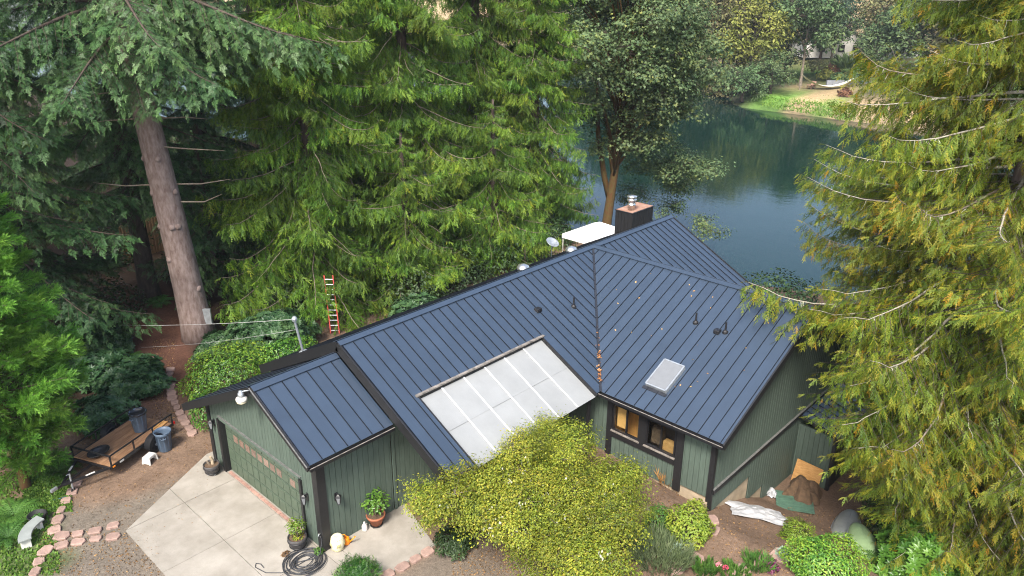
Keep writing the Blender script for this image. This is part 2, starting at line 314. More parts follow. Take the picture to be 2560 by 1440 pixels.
# triangle soup with tint attribute (foliage)
class Soup:
    def __init__(s): s.V = []; s.T = []; s.c = []; s.mi = []; s.k = 0
    def add(s, V, T, tint, mi=0):
        V = np.asarray(V, np.float32).reshape(-1, 3); T = np.asarray(T, np.int64).reshape(-1, 3)
        s.V.append(V); s.T.append(T+s.k); s.k += len(V); s.c.append(np.broadcast_to(np.asarray(tint, np.float32), (len(V),))); s.mi.append(np.full(len(T), mi, np.int32))
    def place(s, tpl, Mx, P, tint, mi=0):
        """tpl=(V,T,dt): copies of a template by 3x3 matrices Mx (N,3,3) and positions P (N,3)"""
        V, T, dt = tpl; N = len(P)
        if N == 0: return
        VV = np.einsum('nij,vj->nvi', np.asarray(Mx, np.float32), V.astype(np.float32))+np.asarray(P, np.float32)[:, None]
        TT = T[None]+(np.arange(N)*len(V))[:, None, None]
        s.add(VV.reshape(-1, 3), TT.reshape(-1, 3), np.clip(np.asarray(tint)[:, None]+dt[None], 0, 1).reshape(-1), mi)
    def tube(s, path, rad, n=4, mi=1):
        b = MB().tube(path, rad, n, cap=False); T = []
        for f in b.f: T += [(f[0], f[1], f[2]), (f[0], f[2], f[3])]
        s.add(b.v, T, .5, mi)
    def mesh(s, name, mats, smooth=False):
        V = np.concatenate(s.V); T = np.concatenate(s.T).astype(np.int32); c = np.concatenate(s.c); mi = np.concatenate(s.mi)
        me = bpy.data.meshes.new(name); me.vertices.add(len(V)); me.vertices.foreach_set('co', V.ravel())
        me.loops.add(T.size); me.loops.foreach_set('vertex_index', T.ravel()); me.polygons.add(len(T)); me.polygons.foreach_set('loop_start', np.arange(len(T), dtype=np.int32)*3)
        for m in (mats if isinstance(mats, (list, tuple)) else [mats]): me.materials.append(M[m] if isinstance(m, str) else m)
        me.polygons.foreach_set('material_index', mi)
        if smooth: me.polygons.foreach_set('use_smooth', np.ones(len(T), bool))
        me.update(calc_edges=True); a = me.attributes.new('tint', 'FLOAT', 'POINT'); a.data.foreach_set('value', c.astype(np.float32)); return me
    def build(s, name, mats, parent=None): return obj(name, s.mesh(name, mats), parent)
def unit(v): v = np.asarray(v, float); return v/(np.linalg.norm(v, axis=-1, keepdims=True)+1e-9)
def basis(d, spin):
    """matrices whose local -z points along d (N,3), spun by angle"""
    d = unit(d); a = np.where(np.abs(d[:, 2:3]) < .9, np.array([[0, 0, 1.]]), np.array([[1., 0, 0]])); x = unit(np.cross(a, d)); y = np.cross(-d, x)
    c, s_ = np.cos(spin)[:, None], np.sin(spin)[:, None]; xx = x*c+y*s_; yy = -x*s_+y*c
    return np.stack([xx, yy, -d], axis=2)

# ---------------------------------------------------------------- the setting: ground, river, driveway
def dens(lo, a, b, hi, st, g=1.16):
    c = list(np.arange(a, b, st)); x, s_ = a, st
    L = []
    while x > lo: s_ *= g; x -= s_; L.append(x)
    x, s_ = c[-1], st; Rr = []
    while x < hi: s_ *= g; s_ = min(s_, 40); x += s_; Rr.append(x)
    return np.array(L[::-1]+c+Rr)
def make_ground():
    xs = np.clip(dens(-60, -14, 42, 600, .3), -62, 640); ys = np.clip(dens(-290, -20, 34, 700, .3), -300, 740)
    X, Y = np.meshgrid(xs, ys, indexing='ij'); Z = H(X, Y); nx, ny = X.shape
    # height noise of the far land rises to hills
    r = np.hypot(X, Y)
    Z = Z+sst(230, 520, X)*38*(1+.15*np.sin(Y*.02))
    V = np.stack([X, Y, Z], -1).reshape(-1, 3)
    i = np.arange(nx-1)[:, None]*ny+np.arange(ny-1)[None]; Q = np.stack([i, i+ny, i+ny+1, i+1], -1).reshape(-1, 4)
    me = bpy.data.meshes.new('ground'); me.vertices.add(len(V)); me.vertices.foreach_set('co', V.astype(np.float32).ravel())
    me.loops.add(Q.size); me.loops.foreach_set('vertex_index', Q.astype(np.int32).ravel()); me.polygons.add(len(Q)); me.polygons.foreach_set('loop_start', np.arange(len(Q), dtype=np.int32)*4)
    me.polygons.foreach_set('use_smooth', np.ones(len(Q), bool)); me.update(calc_edges=True)
    x, y = V[:, 0], V[:, 1]
    wob = .5*np.sin(x*1.7+y*.9)+.35*np.sin(y*2.3-x*1.1)+.25*np.sin(x*4.1)*np.sin(y*3.7)
    forest = np.array((.040, .026, .018)); dirt = np.array((.165, .112, .078)); gravel = np.array((.150, .130, .105)); path = np.array((.105, .052, .036)); green = np.array((.070, .105, .030)); straw = np.array((.40, .29, .16)); lawn = np.array((.13, .26, .045)); farforest = np.array((.05, .055, .03)); bed = np.array((.06, .065, .045))
    c = np.tile(forest, (len(V), 1))
    def mix(c, col, w): w = np.clip(w, 0, 1)[:, None]; return c*(1-w)+col*w
    # the yard: bare dirt in front of and beside the house
    yard = sst(14.2, 12.6, y+.25*wob)*sst(-6.6, -5.2, x+(y-5)*.12+.3*wob)*sst(40, 26, x)
    c = mix(c, dirt, yard)
    c = mix(c, gravel, sst(6.6, 5.4, y+.35*x+.4*wob)*sst(1., -.5, x+.2*wob)*.9)
    c = mix(c, gravel, sst(-2.0, -2.8, y)*sst(5, 2.5, x)*.8)
    c = mix(c, path, sst(10, 14, y)*sst(27, 21, y)*sst(1.9, 1.2, np.abs(x-(.2+(y-10)*.33))+.2*wob))
    c = mix(c, green, sst(-5.0, -5.6, x+np.maximum(0, y-7)*.28+.3*wob)*sst(4.6, 5.4, y)*.9)
    c = mix(c, bed, sst(30, 37, x)*sst(-6, -2, 110-x))
    fx = x-(110.5+(y-28)*.27+1.2*np.sin(y*.13)+.5*np.sin(y*.41))
    w2 = .5*np.sin(x*.4+y*.3)+.5*np.sin(y*.7-x*.2)
    c = mix(c, farforest, sst(-3, 0, fx))
    beach = sst(-2, 1, fx)*sst(20, 12, fx+2*w2)*sst(46, 41, y+1.5*w2)*sst(10, 15, y)
    c = mix(c, straw, beach); c = mix(c, lawn, sst(-2, .5, fx)*sst(9, 4, fx+4*w2+(38-y)*.5)*sst(46, 43, y)*sst(10, 15, y))
    c = mix(c, lawn*.55, sst(22, 30, fx)*sst(58, 46, fx)*sst(75, 50, y))
    c = mix(c, straw*1.0, sst(150, 170, x)*sst(330, 300, x))
    a = me.attributes.new('zone', 'FLOAT_COLOR', 'POINT'); a.data.foreach_set('color', np.concatenate([c, np.ones((len(V), 1))], 1).astype(np.float32).ravel())
    me.materials.append(M['ground']); o = obj('ground', me); tag(o, 'bare brown earth yard and forest floor around the green house', 'ground', kind='structure')
make_ground()
mb = MB().add([(25, -290, WATER_Z), (180, -290, WATER_Z), (280, 700, WATER_Z), (25, 700, WATER_Z)], [(0, 1, 2, 3)])
tag(mb.build('river', 'water'), 'calm dark teal river behind the house', 'river', kind='structure')

# driveway: concrete slabs with open joints
drive = thing('driveway', 'pale stained concrete driveway slabs before the garage door', 'driveway', kind='structure')
mb = MB().prism([(-3.83, 2.3, -.13), (-3.75, 5.29, -.13), (-.0, 7.4, -.13), (.35, 7.4, -.13), (.35, -.2, -.13), (3.05, -.2, -.13), (2.5, -2.3, -.13), (-3.83, -5, -.13)][::-1], (0, 0, .10)); mb.build('slab_bed', 'dark', drive)
dpoly = [(-3.83, -4.6), (-3.80, 5.27), (-.05, 7.4), (.3, 7.4), (.3, .02), (3.1, .02), (2.45, -2.25), (.6, -2.2), (-.4, -4.6)]
gx = [-3.9, -1.89, -.09, .35, 3.2]; gy = [-4.7, -2.2, .02, 2.62, 5.28, 7.5]
for i in range(len(gx)-1):
    for j in range(len(gy)-1):
        p = dpoly
        for n_, d_ in (((-1, 0), -gx[i]-.008), ((1, 0), gx[i+1]-.008), ((0, -1), -gy[j]-.008), ((0, 1), gy[j+1]-.008)): p = clip(p, n_, d_) if len(p) > 2 else []
        if len(p) > 2 and area(p) > .03: MB().prism([(a, b, -.06) for a, b in p], (0, 0, .075+random.uniform(-.003, .003))).build('concrete_slab', 'conc', drive)
# pink sandstone edgings
_sm = []
for k in range(7):
    rr = random.Random(k); n = 7
    P = [(.22*math.copysign(abs(math.cos(a))**.6, math.cos(a))*rr.uniform(.86, 1.08), .17*math.copysign(abs(math.sin(a))**.6, math.sin(a))*rr.uniform(.85, 1.1)) for a in np.arange(n)*2*math.pi/n]
    b = MB(); V = [(x, y, -.08) for x, y in P]+[(x, y, .055) for x, y in P]+[(x*.9, y*.88, .075+rr.uniform(-.01, .01)) for x, y in P]
    b.add(V, [tuple(range(n))[::-1]]+[(i+q*n, (i+1) % n+q*n, (i+1) % n+(q+1)*n, i+(q+1)*n) for q in (0, 1) for i in range(n)]+[tuple(range(2*n, 3*n))]); _sm.append(b.mesh('edging_stone', 'stone'))
def edging(pts, label, gap=.44, wide=1.):
    P = [ground(*q) for q in pts]; e = thing('stone_edging', label, 'edging', P[0], group='pink sandstone edgings'); acc = 0.; 
    for a, b in zip(P[:-1], P[1:]):
        L = np.linalg.norm(b-a); t = acc
        while t < L:
            p = a+(b-a)*t/L; o = obj('edging_stone', _sm[random.randrange(7)], e); o.location = (p[0]-P[0][0], p[1]-P[0][1], float(H(p[0], p[1]))-P[0][2])
            s_ = random.uniform(.85, 1.12)*wide; o.scale = (s_, s_*random.uniform(.9, 1.25), 1); o.rotation_euler = (random.uniform(-.05, .05), random.uniform(-.05, .05), math.atan2(b[1]-a[1], b[0]-a[0])+random.uniform(-.16, .16)); t += gap*wide*random.uniform(.96, 1.12)
        acc = t-L
edging([(386, 898), (372, 925), (358, 958), (338, 1005)], 'row of pink edging stones along the left side of the earth path')
edging([(425, 925), (424, 962), (432, 1000), (450, 1035), (466, 1062), (485, 1092)], 'row of pink edging stones under the glossy hedge right of the path')
edging([(190, 1210), (176, 1238), (160, 1262), (146, 1296), (136, 1330), (150, 1342), (185, 1338), (220, 1333), (255, 1325), (296, 1312)], 'pink edging stones curving round the corner of the trailer bed', .46)
edging([(88, 1432), (102, 1395), (118, 1374), (150, 1366), (190, 1358), (230, 1350), (265, 1346), (298, 1342)], 'pink edging stones in the lower row beside the grey gravel', .46)
edging([(970, 1438), (998, 1425), (1030, 1404), (1055, 1392), (1075, 1378)], 'short row of pink edging stones below the terracotta pot', .46)
edging([(1742, 1285), (1778, 1298), (1792, 1318), (1775, 1345)], 'few broad pink stones beside the corner of the bedroom wing', .5, 1.2)
edging([(1735, 1398), (1715, 1412), (1668, 1432)], 'pair of large pink stones in front of the lavender', .55, 1.5)
edging([(1850, 1430), (1890, 1405), (1945, 1395), (1975, 1378)], 'broad pink stones left of the round glossy shrub', .55, 1.45)

# ---------------------------------------------------------------- the house
s_, zm, ym = .526, 5.352, 2.271
xg, xR, xj, xw, yl, yk, yw = 2.548, 22.06, 15.86, 9.77, -2.894, -.262, -7.72
sw = .447; wz = zm-sw*(xj-xw); x3, xk2 = xg+1.031, 9.574
ZE, ZR, YR, OE, YLE, ZLE = 3.483, 4.916, 2.379, .414, 7.58, 2.208
house = thing('house', 'long green board-sided house with dark blue standing seam metal roof', 'house')
def roof_plane(part, O, E_, S_, poly, w=.41, off=0., lab=None, thick=.13):
    """O origin, E_ unit along the eave, S_ unit down the slope, polygon in (e,s); deck plus one panel object per strip"""
    O, E_, S_ = (np.array(q, float) for q in (O, E_, S_)); N = np.cross(E_, S_); N = N if N[2] > 0 else -N
    P3 = lambda e, s, h=0: O+E_*e+S_*s+N*h
    b = MB(); b.prism([P3(e, s, -thick) for e, s in poly], N*(thick-.004)); deck = b.build(part, 'black', house)
    if lab: deck['label'] = lab
    e0 = min(p[0] for p in poly); e1 = max(p[0] for p in poly); k = math.floor((e0-off)/w)
    while off+k*w < e1:
        a, c = off+k*w, off+(k+1)*w; k += 1
        p = clip(clip(poly, (-1, 0), -(a+.002)), (1, 0), c-.002)
        if len(p) < 3 or area(p) < .01: continue
        b = MB(); b.prism([P3(e, s, 0) for e, s in p], N*.014)
        # raised seam along the left edge of the panel
        xe = max(a, e0)+.02; ss = []
        for i in range(len(p)):
            q, r_ = p[i], p[(i+1) % len(p)]
            if (q[0]-xe)*(r_[0]-xe) < 0: ss.append(q[1]+(r_[1]-q[1])*(xe-q[0])/(r_[0]-q[0]))
        if len(ss) >= 2:
            sa, sb = min(ss)+.01, max(ss)-.01
            if sb-sa > .05:
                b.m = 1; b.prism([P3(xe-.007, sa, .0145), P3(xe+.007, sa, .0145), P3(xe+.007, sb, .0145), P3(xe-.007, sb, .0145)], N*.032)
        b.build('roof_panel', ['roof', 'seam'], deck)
    return deck, P3, N
cs = math.sqrt(1+s_*s_); S_R = np.array((0, -1, -s_))/cs; S_L = np.array((0, 1, -s_))/cs
Lr = (ym-yl)*cs; Lk = (ym-yk)*cs
main_r, MP, MN = roof_plane('main_roof', (xg, ym, zm), (1, 0, 0), S_R, [(0, 0), (xj-xg-.03, 0), (xw-xg-.05, Lr), (xk2-xg, Lr), (xk2-xg, Lk), (x3-xg, Lk), (x3-xg, Lr), (0, Lr)], off=.03)
roof_plane('main_roof_river_end', (xj, ym, zm), (1, 0, 0), S_R, [(.03, 0), (xR-xj, 0), (xR-xj, Lr), (2*xj-xw-xj+.03, Lr)], off=.1)
yL2 = 7.535; LL = (yL2-ym)*cs
main_l, LP, LN = roof_plane('main_roof_forest_side', (xg, ym, zm), (1, 0, 0), S_L, [(0, 0), (xR-xg, 0), (xR-xg, LL), (0, LL)], off=.03)
sg = (ZR-ZE)/(YR+OE); cg = math.sqrt(1+sg*sg); sgl = (ZR-ZLE)/(YLE-YR); cgl = math.sqrt(1+sgl*sgl)
roof_plane('garage_roof', (-.485, YR, ZR), (1, 0, 0), np.array((0, -1, -sg))/cg, [(0, 0), (xg+.485-.02, 0), (xg+.485-.02, (YR+OE)*cg), (0, (YR+OE)*cg)], off=.0, w=.44)
roof_plane('garage_roof_forest_side', (-.485, YR, ZR), (1, 0, 0), np.array((0, 1, -sgl))/cgl, [(0, 0), (xg+.485-.02, 0), (xg+.485-.02, (YLE-YR)*cgl), (0, (YLE-YR)*cgl)], off=.0, w=.44)
cw = math.sqrt(1+sw*sw); S_W = np.array((-1, 0, -sw))/cw; S_W2 = np.array((1, 0, -sw))/cw; Lw = (xj-xw)*cw
yv = ym-(zm-wz)/s_
wing_l, WP, WN = roof_plane('wing_roof', (xj, ym, zm), (0, -1, 0), S_W, [(.03, 0), (ym-yw, 0), (ym-yw, Lw), (ym-yv+.05, Lw)], off=.03)
roof_plane('wing_roof_river_side', (xj, ym, zm), (0, -1, 0), S_W2, [(.03, 0), (ym-yw, 0), (ym-yw, Lw), (ym-yv+.05, Lw)], off=.03)
# ridge caps, valley flashing
def cap(a, b, n1, n2, w=.19, name='ridge_cap'):
    a, b = np.array(a, float), np.array(b, float); m = MB(); up = np.array((0, 0, 1.))
    for n_ in (n1, n2):
        n_ = np.array(n_, float); nn = np.cross(b-a, n_); nn /= np.linalg.norm(nn); nn = nn if nn[2] > 0 else -nn
        q = [a+nn*.06, b+nn*.06, b+n_*w+nn*.06, a+n_*w+nn*.06]; m.prism(q, nn*.012)
        m.prism([a+n_*(w-.012)+nn*.015, b+n_*(w-.012)+nn*.015, b+n_*w+nn*.015, a+n_*w+nn*.015], nn*.044)
    return m.build(name, 'roof', house)
cap((xg-.03, ym, zm), (xR+.03, ym, zm), S_R, S_L); cap((xj, ym-.1, zm), (xj, yw-.03, zm), S_W, S_W2)
cap((-.51, YR, ZR), (xg-.04, YR, ZR), np.array((0, -1, -sg))/cg, np.array((0, 1, -sgl))/cgl, .22)
m = MB(); va, vb = np.array((xj, ym, zm)), np.array((xw, yv, wz)); ux, uy = np.array((-1, 0, -sw))/cw, S_R
dv = (vb-va)/np.linalg.norm(vb-va)
for q in (np.array((1, 0, 0)), np.array((0, -1, 0))):
    nn = MN if q[0] else WN; t = -q if q[0] else -q; t = (np.array((-1., 0, 0)) if q[0] else np.array((0, -1., 0)))
    m.prism([va+nn*.02, vb+nn*.02, vb+t*.075+nn*.02, va+t*.075+nn*.02], nn*.012)
m.build('valley_flashing', 'flash', house)
# fascias, gutters, rakes
def fascia(a, b, h, w=.05, name='fascia', m='black', dz=0.): a = np.array(a, float); b = np.array(b, float); a[2] += dz; b[2] += dz; return MB().bar(a, b, w, h).build(name, m, house)
fascia((xg-.03, ym, zm-.13), (xg-.03, yl-.02, zm-s_*(ym-yl)-.13), .34, .055, 'rake_board'); fascia((xg-.03, ym, zm-.13), (xg-.03, yL2, zm-s_*(yL2-ym)-.13), .34, .055, 'rake_board')
fascia((xR+.03, ym, zm-.10), (xR+.03, yl-.02, zm-s_*(ym-yl)-.10), .28, .055, 'rake_board'); fascia((xR+.03, ym, zm-.1), (xR+.03, yL2, zm-s_*(yL2-ym)-.1), .28, .055, 'rake_board')
fascia((-.51, YR, ZR-.09), (-.51, -OE-.02, ZE-.09), .20, .05, 'rake_board'); fascia((-.51, YR, ZR-.12), (-.51, YLE+.02, ZLE-.12), .26, .05, 'rake_board')
fascia((-.545, YR, ZR-.01), (-.545, -OE-.02, ZE-.01), .03, .03, 'drip_edge', 'drip')
zyl = zm-s_*(ym-yl)
fascia((xg-.06, yl-.03, zyl-.12), (x3+.02, yl-.03, zyl-.12), .26, .05); fascia((x3+.03, yl-.03, zyl-.12), (x3+.03, yk, zm-s_*(ym-yk)-.12), .24, .05)
fascia((x3, yk-.03, zm-s_*(ym-yk)-.12), (xk2, yk-.03, zm-s_*(ym-yk)-.12), .24, .05); fascia((xk2-.03, yl, zyl-.12), (xk2-.03, yk, zm-s_*(ym-yk)-.12), .24, .05)
MB().bar((x3-.05, yk-.07, zm-s_*(ym-yk)+.0), (xk2+.05, yk-.07, zm-s_*(ym-yk)+.0), .10, .05).build('flashing', 'gutter', house)
fascia((xj, yw-.03, zm-.1), (xw-.02, yw-.03, wz-.1), .26, .055, 'rake_board'); fascia((xj, yw-.03, zm-.1), (2*xj-xw, yw-.03, wz-.1), .26, .055, 'rake_board')
fascia((2.6, yL2+.03, zm-s_*(yL2-ym)-.1), (xR, yL2+.03, zm-s_*(yL2-ym)-.1), .22, .05); fascia((-.5, YLE+.03, ZLE-.1), (xg, YLE+.03, ZLE-.1), .2, .05)
def gutter(a, b, out, name='gutter'):
    a, b, o_ = np.array(a, float), np.array(b, float), np.array(out, float); u = np.array((0, 0, 1.)); m = MB()
    m.prism([a, b, b+o_*.12, a+o_*.12], -u*.012); m.prism([a+o_*.108, b+o_*.108, b+o_*.12, a+o_*.12], u*.09); m.prism([a-o_*.006, b-o_*.006, b+o_*.006, a+o_*.006], u*.09)
    for e in (a, b): m.prism([e, e+o_*.12, e+o_*.12+u*.09, e+u*.09], unit(b-a)*.01)
    g = m.build(name, 'blackmetal', house)
    k = MB(); k.prism([a+o_*.100+u*.091, b+o_*.100+u*.091, b+o_*.128+u*.091, a+o_*.128+u*.091], u*.012); k.build('gutter_lip', 'gutter', g); return g
gutter((-.5, -OE-.005, ZE-.13), (xg-.06, -OE-.005, ZE-.13), (0, -1, 0)); gutter((xw-.005, yv, wz-.13), (xw-.005, yw-.04, wz-.13), (-1, 0, 0))

# walls: backing plus grooved boards
def wall(part, O, Hd, polys, bw=.2, normal=(0, -1, 0), off=0., back=True, m='siding'):
    """polys in (h,z) on the plane through O; boards stand proud along normal"""
    O, Hd, N = np.array(O, float), np.array(Hd, float), np.array(normal, float); P3 = lambda h, z, d: O+Hd*h+np.array((0, 0, z))+N*d
    b = MB()
    for p in polys: b.prism([P3(h, z, -.10) for h, z in p], N*.10)
    bk = b.build(part, 'backing', house)
    for p in polys:
        h0, h1 = min(q[0] for q in p), max(q[0] for q in p); k = math.floor((h0-off)/bw)
        while off+k*bw < h1:
            q = clip(clip(p, (-1, 0), -(off+k*bw+.007)), (1, 0), off+(k+1)*bw-.007); k += 1
            if len(q) > 2 and area(q) > .004: MB().prism([P3(h, z, .001) for h, z in q], N*.022).build('siding_board', m, bk)
    return bk
YG = 6.76; zt = lambda y: (ZR-sg*(YR-y) if y < YR else ZR-sgl*(y-YR))-.17
D0, D1, DZ = .98, 5.86, 2.13
# garage front (x=0): h = y
wall('garage_front_wall', (0, 0, 0), (0, 1, 0), [[(0, 0), (D0, 0), (D0, zt(D0)), (0, zt(0))], [(D0, DZ), (D1, DZ), (D1, zt(D1)), (YR, zt(YR)), (D0, zt(D0))], [(D1, 0), (YG, 0), (YG, zt(YG)), (D1, zt(D1))]], normal=(-1, 0, 0))
wall('garage_side_wall', (0, 0, 0), (1, 0, 0), [[(0, 0), (2.66, 0), (2.66, ZE-.05+.0), (0, ZE-.05)]])
wall('entry_wall', (0, 0, 0), (1, 0, 0), [[(2.84, 0), (5.4, 0), (5.4, zm-s_*ym-.16), (2.84, zm-s_*ym-.16)]])
wall('patio_back_wall', (0, 0, 0), (1, 0, 0), [[(5.4, 0), (10.1, 0), (10.1, zm-s_*ym-.16), (5.4, zm-s_*ym-.16)]], m='curtain')
wall('garage_forest_wall', (0, YG, 0), (1, 0, 0), [[(0, 0), (2.6, 0), (2.6, zt(YG)), (0, zt(YG))]], normal=(0, 1, 0))
wall('house_forest_wall', (0, 7.1, 0), (1, 0, 0), [[(2.7, -.2), (21.7, -.2), (21.7, 2.6), (2.7, 2.6)]], normal=(0, 1, 0), bw=.4)
MB().box((2.75, -.03, 1.75), (.10, .05, 3.5)).build('corner_batten', 'siding', house)
XW, YW = 10.18, -7.31
zb = lambda x: zm-sw*abs(x-xj)-.17
W1 = (-4.42, -3.27); W2 = (-5.87, -4.67); WB, WT = 1.08, 2.17
wall('wing_front_wall', (XW, 0, 0), (0, 1, 0), [[(-7.2, .12), (-6.16, .12), (-6.16, zb(XW)), (-7.2, zb(XW))], [(-5.9, -.15), (-3.1, -.15), (-3.1, .8), (-5.9, .8)], [(-3.05, -.15), (0, -.15), (0, zb(XW)), (-3.05, zb(XW))]], normal=(-1, 0, 0))
wall('wing_gable_wall', (0, YW, 0), (1, 0, 0), [[(XW+.1, .48), (21.4, .48), (21.4, zb(21.4)), (xj, zb(xj)), (XW+.1, zb(XW))], [(XW+.1, -.45), (13.1, -.45), (13.1, .30), (XW+.1, .30)], [(13.1, -1.55), (14.42, -1.55), (14.42, .30), (13.1, .30)], [(14.42, -3), (21.4, -3), (21.4, .3), (14.42, .3)]])
wall('river_gable_wall', (21.6, 0, 0), (0, 1, 0), [[(-2.4, -3), (7., -3), (7., 2.5), (ym, 5.), (-2.4, 2.55)]], normal=(1, 0, 0), bw=.4)
MB().box((15.7, YW+.14, -1.6), (11.3, .2, 3.2)).build('foundation', 'found', house)
MB().box((XW+.14, -5.1, -.6), (.2, 4.4, 1.46)).build('foundation', 'found', house)
def trim(c, d, name='trim_board', m='black'): return MB().box(c, d).build(name, m, house)
trim((15.8, YW-.05, .39), (11.2, .09, .17)); MB().box((15.8, YW-.05, .482), (11.2, .10, .010)).build('drip_cap', 'drip', house)
trim((XW-.02, -7.27, .95), (.16, .17, 2.75), 'corner_board'); trim((XW-.045, -6.03, 1.05), (.09, .27, 2.4), 'corner_board'); trim((XW-.045, -3.13, 1.25), (.09, .22, 2.9), 'corner_board')
trim((XW-.045, -4.54, 1.6), (.088, .26, 1.4)); trim((XW-.042, -4.56, .92), (.086, 2.64, .24)); trim((XW-.04, -4.55, 2.26), (.084, 2.62, .2))
trim((-.03, .06, 1.65), (.1, .26, 3.3), 'corner_board'); trim((.11, -.035, 1.65), (.2, .06, 3.3), 'corner_board'); trim((-.035, YG-.08, 1.25), (.08, .2, 2.5), 'corner_board')
for n_, (a, b) in enumerate((W1, W2)):
    w = MB(); yc, zc, ww, hh = (a+b)/2, (WB+WT)/2, b-a, WT-WB
    for c, d in (((0, 0, hh/2-.03), (.1, ww, .06)), ((0, 0, -hh/2+.03), (.1, ww, .06)), ((0, ww/2-.03, 0), (.1, .06, hh-.12)), ((0, -ww/2+.03, 0), (.1, .06, hh-.12)), ((.01, .0, 0), (.07, .05, hh-.12))):
        w.box((XW-.03+c[0], yc+c[1], zc+c[2]), d)
    fr = w.build('window', 'blackmetal', house)
    for sgn in (-1, 1): MB().box((XW-.01+.012*sgn, yc+sgn*(ww-.12)/4, zc), (.008, (ww-.2)/2, hh-.13)).build('window_pane', 'glass', fr)
    MB().box((XW-.085, yc, WB-.02), (.11, ww+.06, .05)).build('window_sill', 'gutter', fr)
    r_ = MB(); r_.box((XW+.75, yc, zc-.1), (.05, ww+.9, hh+.9)); r_.build('interior_wall', 'interior' if n_ == 0 else 'darkbark', fr)
    if n_ == 0: MB().box((XW+.16, yc+.30, zc), (.02, .46, hh-.16)).build('blind', 'curtain', fr); MB().box((XW+.45, yc-.38, zc-.3), (.3, .25, .7)).build('shelf', 'osb', fr)
    else: MB().box((XW+.25, yc-.25, zc-.42), (.25, .5, .4)).build('shelf', 'osb', fr); MB().box((XW+.3, yc+.3, zc-.2), (.25, .4, .6)).build('shelf', 'burlap', fr)
MB().box((XW+1.2, -5, 2.52), (2., 4.2, .04)).build('ceiling', 'fwall', house)
# garage door
gd = MB(); gd.box((.13, (D0+D1)/2, DZ/2), (.05, D1-D0-.02, DZ)); gdo = gd.build('garage_door', 'doorgreen', house)
rows = [(.04, .50), (.53, .98), (1.01, 1.36), (1.40, 1.72), (1.76, 2.08)]; NC = 12; pw = (D1-D0-.2)/NC
for ri, (za, zb_) in enumerate(rows):
    for k in range(NC):
        yc = D0+.1+pw*(k+.5)
        if ri == 3: MB().box((.099, yc, (za+zb_)/2), (.012, pw-.12, zb_-za-.07)).build('door_pane', 'pinkpane' if k not in (0, 2, 11) else 'doorgreen', gdo)
        else: soften(MB().box((.096, yc, (za+zb_)/2), (.022, pw-.06, zb_-za-.06)).build('door_panel', 'doorgreen', gdo), .008, 1)
for z in (.515, .995, 1.38, 1.74): MB().box((.103, (D0+D1)/2, z), (.006, D1-D0-.04, .012)).build('door_joint', 'backing', gdo)
trim((.02, D1+.07, 1.07), (.26, .14, 2.14), 'door_jamb'); trim((.02, D0-.06, 1.07), (.22, .12, 2.14), 'door_jamb'); trim((.0, (D0+D1)/2, DZ+.06), (.16, D1-D0+.0, .11), 'door_header', 'siding'); MB().box((-.045, (D0+D1)/2, DZ+.12), (.08, D1-D0+.2, .012)).build('drip_cap', 'drip', house)
for k in range(24): MB().box((-.02, D0+.1+(k+.5)*(D1-D0-.2)/24, .03), (.1, (D1-D0-.2)/24-.012, .05)).build('threshold_brick', 'brick', house)
# translucent patio roof
fp = MB(); nb = 6; e0, e1 = x3-xg+.06, xk2-xg-.06; pr = None
pr = MB(); 
for t in (.02, .5, .97): pr.prism([MP(e0, Lk+.1+(Lr-Lk-.14)*t, -.22), MP(e1, Lk+.1+(Lr-Lk-.14)*t, -.22), MP(e1, Lk+.13+(Lr-Lk-.14)*t, -.22), MP(e0, Lk+.13+(Lr-Lk-.14)*t, -.22)], MN*.07)
pr = pr.build('patio_roof', 'batten', house); pr['label'] = 'translucent fibreglass patio roof let into the blue metal roof'
for k in range(nb):
    a, c = e0+(e1-e0)*k/nb, e0+(e1-e0)*(k+1)/nb
    MB().prism([MP(a+.012, Lk+.08, -.135+.012*(k % 2)), MP(c+.02, Lk+.08, -.135+.012*(k % 2)), MP(c+.02, Lr+.05, -.135+.012*(k % 2)), MP(a+.012, Lr+.05, -.135+.012*(k % 2))], MN*.006).build('patio_panel', 'fiber', pr)
    if k: MB().prism([MP(a-.03, Lk+.1, -.115), MP(a+.03, Lk+.1, -.115), MP(a+.03, Lr+.04, -.115), MP(a-.03, Lr+.04, -.115)], MN*.018).build('batten', 'batten', pr)
MB().prism([MP(e0, Lk+(Lr-Lk)*.5, -.114), MP(e1, Lk+(Lr-Lk)*.5, -.114), MP(e1, Lk+(Lr-Lk)*.5+.07, -.114), MP(e0, Lk+(Lr-Lk)*.5+.07, -.114)], MN*.006).build('batten', 'fiber', pr)
for x in (3.75, 6.6, 9.4): MB().box((x, -2.7, 1.2), (.1, .1, 2.4)).build('patio_post', 'black', house)
# chimney
ch = MB().box((19.8, 2.86, 5.35), (1.72, .92, 1.48)); cho = ch.build('chimney', 'black', house)
for k in range(9): MB().box((19.8-.86+1.72*(k+.5)/9, 2.392, 5.35), (.165, .02, 1.46)).build('chimney_cladding', 'black', cho)
for k in range(5): MB().box((18.93, 2.42+.92*(k+.5)/5, 5.35), (.02, .16, 1.46)).build('chimney_cladding', 'black', cho)
MB().box((19.8, 2.86, 6.105), (1.80, 1.0, .03)).build('chimney_cap', 'flash', cho); MB().box((19.8, 2.86, 6.126), (1.70, .9, .012)).build('chimney_top', 'rust', cho)
fl = MB().lathe([(.17, 6.13), (.17, 6.35), (.20, 6.36), (.20, 6.42), (.17, 6.43), (.17, 6.55), (.23, 6.58), (.23, 6.66), (.18, 6.67), (.18, 6.72), (.24, 6.74), (.24, 6.80), (.0, 6.83)], 20, (19.35, 2.75, 0)); fl.build('flue_pipe', 'steel', cho, True)
